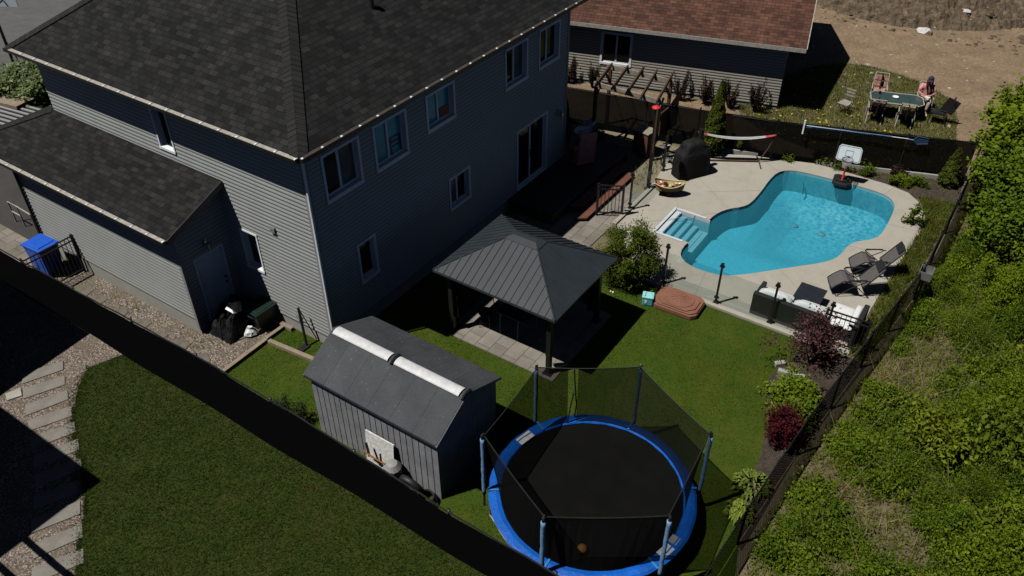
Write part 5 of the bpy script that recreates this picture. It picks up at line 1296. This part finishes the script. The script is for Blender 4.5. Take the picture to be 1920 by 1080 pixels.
# stepping stones
def stone(poly, label, group, z=.02, m='slab'):
    c = (sum(q[0] for q in poly)/len(poly), sum(q[1] for q in poly)/len(poly))
    o = MB().prism([(x-c[0], y-c[1]) for x, y in poly], -.03, z).build('stepping_stone', m, bevel=.012); o.location = (c[0], c[1], 0); return tag(o, label, 'stepping stone', group)
names = ['half in the upper house shadow', 'just below the upper shadow edge', 'second below the upper shadow edge', 'at the middle of the sunlit stretch', 'where the second shadow begins', 'at the tip of the second shadow', 'by the ragged lawn edge', 'with the thin beam shadow across it', 'lowest by the thin beam shadow']
ctr = [(-4.66, 5.52), (-4.95, 5.0), (-5.22, 4.45), (-5.48, 3.9), (-5.75, 3.35), (-6.02, 2.8), (-7.05, 1.2), (-7.38, .62), (-7.72, .08), (-6.32, 2.25), (-6.68, 1.72)]
names += ['inside second shadow', 'lower inside second shadow']
for (x, y), nm in zip(ctr, names):
    a = R(-24)+R(random.uniform(-3, 3)); h = [rotate2(q, a) for q in ((-.5, -.2), (.46, -.18), (.5, .19), (-.46, .2))]
    stone([(x-.12+p, y+.04+q) for p, q in h], 'long flat stepping stone on the left gravel, %s' % nm, 'stepping stones by the neighbouring lawn')
stone([(-5.85, 5.35), (-5.55, 5.2), (-5.42, 5.48), (-5.75, 5.6)], 'small pale slab on the gravel at the left edge', 'stepping stones by the neighbouring lawn', .03, 'foundation')
for k, (x, y) in enumerate([(-2.3, 7.7), (-2.3, 7.0), (-2.35, 6.0), (-2.3, 5.1), (-2.35, 4.3), (-2.3, 3.5), (-2.35, 2.6)]):
    rr = random.Random(k); pl_ = [(x+.36*(1+rr.uniform(-.2, .15))*math.cos(a), y+.32*(1+rr.uniform(-.2, .15))*math.sin(a)) for a in (.3, 1.3, 2.4, 3.4, 4.4, 5.5)]
    stone(pl_, 'irregular flagstone in the side gravel, %s along the garage wall from the gate' % ['first', 'second', 'third', 'fourth', 'fifth', 'sixth', 'seventh'][k], 'flagstones beside the garage', .012, 'slab_side')
stone([(-1.15, 3.1), (-.45, 2.7), (-.6, 2.1), (-1.15, 2.35), (-1.4, 2.85)], 'broad tan flagstone in front of the white garage door', 'flagstones beside the garage', .03, 'wood_timber')
# stone edging by the purple shrub
for (a, b, lab) in [((5.58, -9.9), (5.7, -10.55), 'pale stone edging block below the purple shrub'), ((5.75, -9.75), (5.95, -9.95), 'short edging stone at the corner of the purple shrub bed')]:
    o = MB().bar((*a, .05), (*b, .05), .13, .12).build('edging_stone', 'foundation', bevel=.02); tag(o, lab, 'edging stone')
EB = thing('electric_box', 'grey open metal box fixed to the chain link fence', 'box', (10.3, -12.12, 0))
mb = MB(); mb.box((0, 0, .98), (.4, .34, .02)).box((-.19, 0, 1.1), (.02, .34, .24)).box((.19, 0, 1.1), (.02, .34, .24)).box((0, .16, 1.1), (.36, .02, .24)).box((0, -.16, 1.1), (.36, .02, .24)).build('tray', 'grey_metal', EB); MB().tube([(0, 0, 0), (0, 0, .97)], .03, 8).build('post', 'black_metal', EB)

# ================================================================== FAR LEFT: FRONT YARD
SH = thing('street_basketball_stand', 'black portable basketball stand at the edge of the street', 'basketball hoop', (5.35, 23.6, 0), R(30))
mb = MB(); mb.mesh([(-.6, -.55, 0), (.6, -.55, 0), (.6, .55, 0), (-.6, .55, 0), (-.3, -.3, .3), (.1, -.3, .3), (.1, .3, .3), (-.3, .3, .3)], [(0, 1, 5, 4), (1, 2, 6, 5), (2, 3, 7, 6), (3, 0, 4, 7), (4, 5, 6, 7)]); mb.build('base', 'black_plastic', SH, bevel=.03)
MB().tube([(-.1, 0, .2), (-.1, 0, 3.0)], .06, 8).tube([(.35, 0, .15), (-.1, 0, 1.6)], .03, 6).build('pole', 'black_metal', SH)
MB().box((.75, 0, 3.0), (.04, 1.1, .75)).build('backboard', 'acrylic', SH); MB().bar((-.1, 0, 2.8), (.72, 0, 2.9), .05).build('arm', 'black_metal', SH); MB().tube([(1.02+.22*math.cos(a*.39), .22*math.sin(a*.39), 2.75) for a in range(16)], .012, 6, True).build('rim', 'orange', SH)
SD = thing('slatted_rack', 'dark slatted rack with pale rails at the far left behind the garage roof', 'rack', (2.6, 19.35, 0), R(8))
mb = MB()
for i in range(8): mb.box((-.9+.24*i, 0, .34), (.10, 2.1, .04))
mb.build('slats', 'grey_trim', SD); MB().box((0, 0, .18), (2.0, 2.1, .24)).build('bed', 'black_plastic', SD); MB().tube([(-1.0, -1.1, .5), (1.0, -1.1, .5), (1.1, -1.1, .2)], .035, 6).build('rail', 'gutter_metal', SD)
o = MB().box((3.25, 20.25, .42), (.8, 1.35, .14), rz=R(10)).build('plank_slab', 'wood_timber', bevel=.01); tag(o, 'tan wooden slab lying beside the green hedge at the far left', 'slab')
MB_ = MB().tube([(-1.25, 12.7, .0), (-1.25, 12.7, .75), (-1.25, 12.2, .75), (-1.25, 12.2, .4), (-1.25, 12.7, .4)], .022, 6).tube([(-1.25, 12.2, .75), (-1.25, 11.5, .7), (-1.25, 11.5, .0)], .022, 6).tube([(-1.25, 12.2, .4), (-1.25, 12.2, 0)], .022, 6)
o = MB_.build('bike_rack', 'gutter_metal'); tag(o, 'pale bent tube rack standing on the driveway at the garage corner', 'rack')

# ================================================================== PLANTS
shrub('green_bush', 'big rounded green bush between the gazebo and the pool deck', 'bush', (6.85, -4.95, 0), .86, .74, .92, 24000, .056, 'leaf_bush', 1, clumps=150, spread=.095, base=.0, hollow=.7, lump=.12)
t = bpy.data.objects['green_bush']
p = crown_pts(26, .86, .76, .92, 20, .1, 77, 0, .9); quadmesh('blossom', leafcards(p, .09, 1.5, .9, 3), 'petal_white', t)
shrub('purple_leaf_shrub', 'large open purple leaved shrub at the pool fence corner', 'shrub', (6.35, -10.45, 0), .82, .80, .72, 3000, .075, 'leaf_purple', 2, clumps=70, spread=.13, base=.2, hollow=.15, upb=.2, lump=.45)
shrub('red_maple', 'small dark red maple shrub beside the chain link fence', 'shrub', (3.35, -10.72, 0), .36, .36, .52, 3800, .07, 'leaf_red', 3, clumps=40, spread=.08)
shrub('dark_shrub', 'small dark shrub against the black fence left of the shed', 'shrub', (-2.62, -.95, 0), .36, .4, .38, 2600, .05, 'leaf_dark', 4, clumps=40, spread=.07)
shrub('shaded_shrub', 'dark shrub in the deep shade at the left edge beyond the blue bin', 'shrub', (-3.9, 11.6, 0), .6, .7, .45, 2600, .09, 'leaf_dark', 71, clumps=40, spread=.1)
shrub('leafy_perennial', 'low bright green plants between the purple and the red shrub', 'plant', (4.75, -10.55, 0), .62, .5, .28, 4200, .09, 'leaf_mid', 5, clumps=50, spread=.1, trunk=False, upb=1)
shrub('leafy_perennial', 'low green plants with small purple flowers beside the red maple shrub', 'plant', (4.0, -10.75, 0), .4, .35, .3, 2200, .085, 'leaf_deep', 6, clumps=30, spread=.09, trunk=False, upb=1)
def hosta(loc, rr, label, seed):
    t = thing('hosta', label, 'plant', loc, 0, 'hostas beside the trampoline'); r = random.Random(seed); mb = MB()
    for i in range(150):
        a = r.uniform(0, 6.28); d = rr*r.random()**.6; L = r.uniform(.10, .15); wd = L*.26; h = .26*(1-d/rr*.75)+r.uniform(0, .06); tl = .05+.45*d/rr
        c, s_ = math.cos(a), math.sin(a); q = lambda u, v, z: (d*c+u*c-v*s_, d*s_+u*s_+v*c, z)
        p0, p1, p2 = q(-L*.5, 0, h+.02), q(L*.05, 0, h+.05-L*.1*tl), q(L*.55, 0, h-L*.5*tl)
        a1, a2 = q(L*.02, wd, h+.075-L*.1*tl), q(L*.02, -wd, h+.075-L*.1*tl)
        mb.face([p0, a2, p1]); mb.face([p0, p1, a1]); mb.face([p1, a2, p2]); mb.face([p1, p2, a1])
    mb2 = MB(); mb2.v = mb.v; mb2.f = mb.f; mb2.uv = mb.uv; mb2.m = mb.m
    mb2.build('leaves', 'leaf_hosta', t)
hosta((1.75, -10.68, 0), .42, 'larger pale green hosta between the trampoline and the fence', 1); hosta((.92, -10.72, 0), .3, 'smaller pale green hosta nearer the bottom edge by the fence', 2)
def cedar(loc, h, rr, label, seed, m='leaf_cedar', n=7000, lean=0):
    t = thing('cedar', label, 'cedar', loc, 0); r = np.random.default_rng(seed); f = r.random(n)**.75; a = r.uniform(0, 6.283, n); ph = f*23+seed
    prof = rr*(1-f)**.7*(.55+.45*np.minimum(1, f*6))*(1+.10*np.sin(a*5+ph)+.08*np.sin(a*3-f*40)); rad = prof*(.65+.35*r.random(n)**.5)
    p = np.stack([rad*np.cos(a)+lean*f, rad*np.sin(a), f*h+.03], 1); nrm = np.stack([np.cos(a), np.sin(a), np.zeros(n)], 1)*1.2
    quadmesh('foliage', leafcards(p, .085, .2, .5, seed, nrm), m, t); MB().tube([(0, 0, 0), (0, 0, h*.8)], [.05, .015], 6).build('trunk', 'bark', t)
cedar((15.2, -3.98, 0), 2.75, .46, 'tall narrow cedar beside the hammock at the back fence', 1, n=9000)
cedar((17.55, -11.5, 0), 1.4, .38, 'small cone shaped cedar in the far corner of the back fence', 2, n=4500)
cedar((13.0, .9, 0), 1.9, .32, 'small cedar in the shade at the far house corner', 3, n=3000)
# burnt looking shrubs behind the fence against the bungalow
q0 = None
for k, (x, y, lab) in enumerate([(18.95, -1.15, 'dark twiggy shrub against the bungalow wall, nearest the pergola'), (19.2, -2.15, 'dark twiggy shrub against the bungalow wall, just behind the tall cedar'), (19.42, -3.05, 'dark twiggy shrub against the bungalow wall, second from the house corner'), (19.62, -4.05, 'dark twiggy shrub at the bungalow corner'), (18.1, 2.4, 'dark twiggy shrub by the bungalow wall behind the pergola'), (17.9, 3.4, 'dark twiggy shrub by the bungalow wall at the house edge')]):
    if q0 is None:
        q0 = thing('twiggy_shrub', lab, 'shrub', (x-.35, y, 0), 0, 'dark shrubs along the bungalow'); r = np.random.default_rng(5); mb = MB(); P_ = []
        for i in range(18):
            a = r.uniform(0, 6.28); d = r.uniform(.1, .42); h = r.uniform(.7, 1.25); e = np.array([d*math.cos(a), d*math.sin(a), h]); mb.tube([(0, 0, 0), tuple(e*[.6, .6, .5]), tuple(e)], [.025, .018, .006], 5)
            for _ in range(70): f = r.uniform(.3, 1); P_.append(e*[f**.8, f**.8, f]+r.normal(size=3)*.035)
        mb.build('stem', 'leaf_burnt', q0); quadmesh('foliage', leafcards(np.array(P_), .07, .1, .5, 5), 'leaf_burnt', q0)
    else: dup(q0, (x-.35, y, 0), k*1.3, lab, scale=.85+.08*(k % 4))
# plants along the back bed
for k, (x, y, s_, m, lab) in enumerate([(16.15, -4.7, .42, 'leaf_mid', 'low green plant under the hammock end'), (15.75, -4.15, .3, 'leaf_deep', 'low green plant at the foot of the tall cedar'), (16.75, -7.4, .3, 'leaf_mid', 'small green plant by the fence left of the basketball hoop'), (16.75, -9.0, .3, 'leaf_deep', 'small green plant right of the basketball hoop'), (16.72, -10.15, .34, 'leaf_bright', 'bright green lily clump in the corner mulch'), (17.3, -9.9, .26, 'leaf_burnt', 'small brownish plant by the fence in the corner mulch'), (17.0, -10.7, .24, 'leaf_deep', 'small dark green plant in the corner mulch'), (16.7, -8.2, .25, 'leaf_deep', 'tiny plant behind the basketball hoop'), (16.3, -6.4, .22, 'leaf_mid', 'small weed clump at the deck edge below the pool brush')]):
    shrub('border_plant', lab, 'plant', (x, y, 0), s_, s_, s_*.6, int(900*s_/.3), .085, m, 50+k, clumps=18, spread=.06, group='plants along the back fence', trunk=False, upb=.5, asp=.35)
shrub('deck_weed', 'thin leafy weed leaning over the deck edge by the right fence', 'plant', (14.35, -11.15, 0), .25, .25, .35, 500, .09, 'leaf_deep', 63, clumps=12, spread=.06, trunk=False)
shrub('hedge', 'bright green leafy hedge at the far left behind the garage roof', 'hedge', (4.5, 20.9, 0), 1.0, 1.7, .55, 9000, .16, 'leaf_pale', 64, clumps=80, spread=.18)
shrub('hedge', 'second leafy hedge clump nearer the street at the far left', 'hedge', (3.2, 22.0, 0), .9, 1.0, .5, 5000, .16, 'leaf_pale', 65, clumps=50, spread=.18)
shrub('potted_plant', 'pale leafy plant in the shade beside the white curved chair', 'plant', (13.35, -.35, 0), .22, .22, .35, 500, .1, 'leaf_mid', 66, clumps=12, spread=.06, base=.2)
# thicket beyond the right fence: shrubs sharing a few crowns
specs = [(.95, .9, .60, 11500, .068, 'leaf_bright', 55), (.8, .85, .5, 9500, .064, 'leaf_mid', 45), (1.1, 1.0, .85, 13500, .072, 'leaf_bright', 60), (.75, .7, .45, 7500, .06, 'leaf_deep', 40), (.6, .65, .8, 7000, .068, 'leaf_mid', 35), (.7, .75, .5, 2600, .125, 'leaf_lime', 30), (.8, .7, .45, 12000, .042, 'leaf_deep', 45)]
TL = {'leaf_bright': 'yellow green leafy shrub in the dense thicket right of the chain link fence', 'leaf_lime': 'lime green broad leaved shrub in the dense thicket right of the chain link fence', 'leaf_mid': 'mid green leafy shrub in the dense thicket right of the chain link fence', 'leaf_deep': 'darker green low shrub in the dense thicket right of the chain link fence'}
rr = random.Random(12)
def fence_y(x): return -10.95-.075*max(0, min(x, 16))
def lim_y(x): return -16.6+.145*(x-2.0)
spots = []
for i in range(1500):
    x = rr.uniform(.5, 24); y = rr.uniform(-17.5, -12.4); off = fence_y(x)-y
    if y < lim_y(x)-1.5 or off < 2.0+.8*math.sin(x*.85+.9)+(.7 if x < 9.5 else -.7): continue
    if all((x-q[0])**2+(y-q[1])**2 > (.60+.3*rr.random())**2 for q in spots): spots.append((x, y))
protos = {}
for k, (x, y) in enumerate(spots[:110]):
    d = fence_y(x)-y; j = rr.choice([0, 1, 2, 2, 4, 0, 3, 5, 6]) if d > 2.2 else rr.choice([3, 1, 1, 4, 6, 5])
    sc_ = rr.uniform(.6, 1.2)*(1.0 if d > 2.3 else .65); sp = specs[j]
    if j not in protos:
        protos[j] = shrub('thicket_shrub', TL[sp[5]], 'shrub', (x, y, -.05), *sp[:6], 100+j, clumps=sp[6], spread=.15, hollow=.3, upb=.3, lump=.4, group='shrubs of the thicket, '+sp[5].split('_')[1]); protos[j].scale = (sc_,)*3
    else: dup(protos[j], (x, y, -.05), rr.uniform(0, 6.28), scale=(sc_, sc_, sc_*rr.uniform(.7, 1.5)))
# low weeds between the fence and the thicket
wl = {'leaf_mid': 'low leafy weed clump on the rough ground right of the chain link fence', 'leaf_bright': 'low yellow green weed clump on the rough ground right of the fence', 'leaf_deep': 'low dark green weed clump on the rough ground right of the fence'}
wp = {}; wk = 0; wspots = []
for i in range(3000):
    x = rr.uniform(.2, 17); y = rr.uniform(-16.5, -11.2); off = fence_y(x)-y
    if off < .55 or y < lim_y(x)-.6 or off > 4.2: continue
    nzv = math.sin(x*1.35+1.2)+math.sin(y*2.1+x*.8)+.8*math.sin(x*3.1-y*1.7)
    if nzv < (-.6 if off < .9 else -.1): continue
    if any((x-q[0])**2+(y-q[1])**2 < .075 for q in wspots) or wk >= 260: continue
    wspots.append((x, y)); wk += 1; m_ = rr.choice(['leaf_mid', 'leaf_mid', 'leaf_bright', 'leaf_deep']); z_ = rr.uniform(.7, 1.5)
    if m_ not in wp: wp[m_] = shrub('weed_clump', wl[m_], 'plant', (x, y, 0), .25, .23, .10, 620, .055, m_, 200+len(wp), clumps=26, spread=.07, group='weed clumps, '+m_.split('_')[1], trunk=False, upb=.5)
    else: dup(wp[m_], (x, y, 0), rr.uniform(0, 6.28), scale=(z_, z_, z_*rr.uniform(.6, 1.9)))
P = scatter([(1, -11.8), (9.5, -12.4), (15, -13), (15, -15), (8, -15.8), (2.2, -16.4), (.3, -13.4)], 22, .02, 44); blades('dry_stalks', P, .75, .006, 'straw', seed=45, lean=1.3)
# two taller young trees at the right edge
def tree(loc, h, rr_, label, seed, m='leaf_bright', n=16000, leaf=.16):
    t = thing('young_tree', label, 'tree', loc); pts = crown_pts(n, rr_, rr_, h*.40, 75, .2, seed, h*.18, .35, .35)
    quadmesh('crown', leafcards(pts, leaf, .9, .6, seed), m, t); r = random.Random(seed); mb = MB(); mb.tube([(0, 0, 0), (.05, .03, h*.4), (0, .1, h*.85)], [.07, .05, .015], 7)
    for i in range(9): a = r.uniform(0, 6.28); z = h*r.uniform(.25, .7); mb.tube([(0, .03, z), (rr_*.4*math.cos(a), rr_*.4*math.sin(a), z+h*.12), (rr_*.8*math.cos(a), rr_*.8*math.sin(a), z+h*.2)], [.03, .02, .006], 5)
    mb.build('trunk', 'bark', t)
tree((18.6, -13.0, 0), 2.9, 1.05, 'young bright green tree at the right edge above the corner cedar', 1)
tree((16.4, -13.35, 0), 2.5, 1.15, 'bushy bright green tree leaning over the far end of the chain link fence', 2)
tree((21.8, -12.9, 0), 2.3, .8, 'thin leafy sapling at the edge of the dirt lot on the right', 3, n=7000)
tree((14.0, -13.9, 0), 1.7, .9, 'low spreading green tree at the right edge beside the pool level', 4, 'leaf_mid', 13000, .13)

# ================================================================== TABLE GROUP ON THE GRASS PATCH
TT = thing('garden_table', 'long dark glass topped garden table on the grass behind the fence', 'table', (21.95, -8.62, 0), R(-73))
mb = MB(); oc = [(-.95, -.3), (-.75, -.5), (.75, -.5), (.95, -.3), (.95, .3), (.75, .5), (-.75, .5), (-.95, .3)]; mb.prism(oc, .70, .72); mb.build('tabletop', 'table_glass', TT)
MB().tube([(x, y, .71) for x, y in oc], .025, 6, True).build('rim', 'gutter_metal', TT)
for x, y in ((-.72, -.38), (.72, -.38), (.72, .38), (-.72, .38)): MB().tube([(x, y, .7), (x*1.05, y*1.05, 0)], .025, 6).build('leg', 'gutter_metal', TT)
o = MB().lathe([(.05, 0), (.1, .02), (.12, .05), (.105, .05), (.04, .02)], 16).build('bowl', 'white_plastic', smooth=True); o.location = (21.98, -8.55, .722); tag(o, 'small white bowl at the middle of the garden table', 'bowl')
o = MB().lathe([(.04, 0), (.045, .02), (.045, .11), (.03, .11)], 12).build('mug', 'black_plastic'); o.location = (22.0, -7.95, .722); tag(o, 'small dark mug at the far left end of the garden table', 'mug')
def gchair(label, loc, rz, frame, cush):
    t = thing('garden_chair', label, 'chair', loc, rz, 'chairs around the garden table')   # faces +x
    for s_ in (-1, 1):
        MB().tube([(.26, s_*.28, 0), (.28, s_*.28, .62), (.05, s_*.28, .64), (-.28, s_*.28, .6)], .02, 6).build('leg', frame, t)
        MB().tube([(-.38, s_*.27, 0), (-.2, s_*.26, .44), (-.42, s_*.25, 1.02)], .022, 6).build('leg', frame, t)
    MB().tube([(-.42, -.25, 1.02), (-.42, .25, 1.02)], .018, 6).tube([(.27, -.28, .4), (.27, .28, .4)], .016, 6).build('crossbar', frame, t)
    mb = MB(); mb.box((.02, 0, .43), (.5, .5, .03)); mb.bar((-.23, 0, .46), (-.41, 0, 1.0), .48, .025, upv=(0, 1, 0)); mb.build('sling', 'black_plastic', t)
    if cush:
        r = random.Random(3); mb = MB()
        for i in range(2):
            for j in range(4): mb.box((-.3-.09*i+.03, -.18+.12*j, .62+.22*i), (.07, .12, .2), rot=Matrix.Rotation(R(-17), 3, 'Y'))
        mb.box((.03, 0, .475), (.46, .46, .06)); mb.build('cushion', cush, t, bevel=.02)
    return t
gchair('garden chair with pink floral cushion at the far left end of the table', (22.95, -7.75, 0), R(192), 'gutter_metal', 'floral')
gchair('garden chair with dark back and pink seat pad on the near side, left', (21.15, -8.1, 0), R(15), 'gutter_metal', 'floral')
gchair('garden chair with dark back and cream round cushion on the near side, right', (21.4, -9.15, 0), R(12), 'gutter_metal', 'yellow_plastic')
gchair('dark metal garden chair at the near right of the table', (22.3, -10.15, 0), R(95), 'black_metal', None)
gchair('garden chair the person in pink sits on', (23.05, -9.45, 0), R(-165), 'gutter_metal', 'floral')
t = thing('slatted_chair', 'small grey slatted folding chair standing alone on the grass patch', 'chair', (21.15, -6.95, 0), R(170))
mb = MB()
for i in range(6): mb.box((-.2+.08*i, 0, .43), (.055, .42, .018))
mb.build('seat', 'gutter_metal', t); mb = MB()
for z in (.62, .74, .86): mb.box((-.3-.05*(z-.6), 0, z), (.015, .42, .05))
mb.build('backrest', 'gutter_metal', t)
for s_ in (-1, 1): MB().tube([(.22, s_*.2, 0), (-.33, s_*.2, .9)], .013, 6).build('leg', 'dark_metal', t); MB().tube([(-.25, s_*.18, 0), (.2, s_*.18, .42)], .013, 6).build('leg', 'dark_metal', t)

# ------------------------------------------------------------------ the seated person
def skin(name, joints, edges, radii, m, parent, levels=2, root=0):
    me = bpy.data.meshes.new(name); me.from_pydata([tuple(j) for j in joints], edges, []); me.materials.append(MATS[m]); me.update()
    o = bpy.data.objects.new(name, me); C.objects.link(o)
    if parent: o.parent = parent
    md = o.modifiers.new('skin', 'SKIN'); md.use_smooth_shade = True
    lay = me.skin_vertices[0] if me.skin_vertices else None
    if lay is None:
        bpy.context.view_layer.objects.active = o; bpy.ops.mesh.customdata_skin_add(); lay = me.skin_vertices[0]
    for i, r in enumerate(radii): lay.data[i].radius = r if isinstance(r, tuple) else (r, r); lay.data[i].use_root = (i == root)
    sb = o.modifiers.new('sub', 'SUBSURF'); sb.levels = sb.render_levels = levels
    return o
PE = thing('person', 'person in pink top and dark cap sitting at the garden table, looking down', 'person', (23.05, -9.45, 0), R(-165))
# local +x is the way the person faces; pelvis at seat height
J = {'pel': (-.08, 0, .56), 'wst': (-.10, 0, .72), 'chs': (-.08, 0, .92), 'nk': (-.03, 0, 1.09), 'hd0': (.02, 0, 1.17), 'hd1': (.07, 0, 1.27), 'hd2': (.07, 0, 1.36)}
for s_, n_ in ((1, 'l'), (-1, 'r')):
    J['sh'+n_] = (-.06, .19*s_, 1.02); J['el'+n_] = (.02, .30*s_, .76); J['wr'+n_] = (.26, .12*s_, .74); J['pm'+n_] = (.33, .075*s_, .735)
    J['hp'+n_] = (-.02, .10*s_, .54); J['kn'+n_] = (.40, .13*s_, .55); J['an'+n_] = (.36, .12*s_, .10); J['to'+n_] = (.52, .13*s_, .045)
    for f in range(4): 
        o_ = (f-1.5)*.02; L = (.06, .07, .068, .055)[f]
        J['f%da%s' % (f, n_)] = (.36, (.075-o_*.4)*s_+o_*s_*.8, .735); J['f%db%s' % (f, n_)] = (.36+L*.6, (.06)*s_+o_*s_, .725); J['f%dc%s' % (f, n_)] = (.36+L, .05*s_+o_*s_, .705)
    J['ta'+n_] = (.32, .05*s_, .75); J['tb'+n_] = (.36, .025*s_, .755)
rad = {'pel': (.15, .13), 'wst': (.135, .10), 'chs': (.15, .11), 'nk': .05, 'hd0': .062, 'hd1': .092, 'hd2': .075}
for n_ in 'lr':
    rad.update({'sh'+n_: .062, 'el'+n_: .042, 'wr'+n_: .028, 'pm'+n_: (.036, .018), 'hp'+n_: .095, 'kn'+n_: .062, 'an'+n_: .038, 'to'+n_: .032, 'ta'+n_: .012, 'tb'+n_: .009})
    for f in range(4): rad.update({'f%da%s' % (f, n_): .010, 'f%db%s' % (f, n_): .009, 'f%dc%s' % (f, n_): .008})
E_ = [('pel', 'wst'), ('wst', 'chs'), ('chs', 'nk'), ('nk', 'hd0'), ('hd0', 'hd1'), ('hd1', 'hd2')]
for n_ in 'lr':
    E_ += [('chs', 'sh'+n_), ('sh'+n_, 'el'+n_), ('el'+n_, 'wr'+n_), ('wr'+n_, 'pm'+n_), ('pel', 'hp'+n_), ('hp'+n_, 'kn'+n_), ('kn'+n_, 'an'+n_), ('an'+n_, 'to'+n_), ('wr'+n_, 'ta'+n_), ('ta'+n_, 'tb'+n_)]
    for f in range(4): E_ += [('pm'+n_, 'f%da%s' % (f, n_)), ('f%da%s' % (f, n_), 'f%db%s' % (f, n_)), ('f%db%s' % (f, n_), 'f%dc%s' % (f, n_))]
ks = list(J); ix = {k: i for i, k in enumerate(ks)}
skin('body', [J[k] for k in ks], [(ix[a], ix[b]) for a, b in E_], [rad[k] for k in ks], 'skin', PE)
def garment(name, keys, edges, grow, m, over={}):
    i2 = {k: i for i, k in enumerate(keys)}
    def g(k):
        r = over.get(k, rad.get(k, .05)); return tuple(q+grow for q in r) if isinstance(r, tuple) else r+grow
    return skin(name, [over.get('@'+k, J.get(k)) for k in keys], [(i2[a], i2[b]) for a, b in edges], [g(k) for k in keys], m, PE)
mid = lambda a, b, f: tuple(J[a][i]*(1-f)+J[b][i]*f for i in range(3))
ov_ = {'@sl': mid('shl', 'ell', .8), '@sr': mid('shr', 'elr', .8), 'sl': .05, 'sr': .05}
garment('top', ['pel', 'wst', 'chs', 'shl', 'shr', 'sl', 'sr'], [('pel', 'wst'), ('wst', 'chs'), ('chs', 'shl'), ('chs', 'shr'), ('shl', 'sl'), ('shr', 'sr')], .016, 'shirt_pink', ov_)
ov_ = {'@al': mid('knl', 'anl', .85), '@ar': mid('knr', 'anr', .85), 'al': .048, 'ar': .048, 'pel': (.14, .11)}
garment('trousers', ['pel', 'hpl', 'hpr', 'knl', 'knr', 'al', 'ar'], [('pel', 'hpl'), ('pel', 'hpr'), ('hpl', 'knl'), ('hpr', 'knr'), ('knl', 'al'), ('knr', 'ar')], .014, 'trousers', ov_)
mb = MB(); hc = Vector((.06, 0, 1.29))
mb.lathe([(.10, .02), (.108, .06), (.098, .11), (.06, .145), (.01, .155)], 18, hc); mb.face([hc+Vector(q) for q in ((.06, -.085, .04), (.19, -.06, .0), (.205, 0, -.005), (.19, .06, .0), (.06, .085, .04))]); mb.face([hc+Vector(q) for q in ((.06, -.085, .03), (.06, .085, .03), (.19, .06, -.01), (.205, 0, -.015), (.19, -.06, -.01))]); mb.build('cap', 'cap', PE, smooth=False)
mb = MB()
for s_ in (-1, 1): mb.tube([hc+Vector((-.02, .085*s_, .03)), hc+Vector((-.01, .095*s_, -.08)), hc+Vector((.05, .09*s_, -.2)), hc+Vector((.08, .07*s_, -.32))], [.03, .034, .03, .012], 8)
mb.tube([hc+Vector((-.08, 0, .03)), hc+Vector((-.105, 0, -.08)), hc+Vector((-.11, 0, -.18))], [.07, .075, .05], 10); mb.build('hair', 'hair', PE, smooth=True)
mb = MB()
for s_ in (-1, 1): mb.lathe([(.004, 0), (.011, .004), (.004, .008)], 8, hc+Vector((.085, .033*s_, -.015)))
mb.box(hc+Vector((.094, 0, -.045)), (.03, .022, .045)); mb.box(hc+Vector((.085, 0, -.082)), (.02, .045, .010))
for s_ in (-1, 1): mb.box(hc+Vector((0, .095*s_, -.02)), (.03, .018, .055))
mb.build('face', 'skin', PE, bevel=.004)
mb = MB()
for n_, s_ in (('l', 1), ('r', -1)): mb.box((.45, .125*s_, .04), (.27, .095, .075))
mb.build('shoes', 'white_plastic', PE, bevel=.02)
o = MB().box((23.05-.43*math.cos(R(15))+.0, -9.45-.43*math.sin(R(15)), .745), (.12, .17, .015), rz=R(-165), rot=None).build('booklet', 'white_fabric'); tag(o, 'small white booklet held by the person at the garden table', 'booklet')
for k in range(len(names)): pass
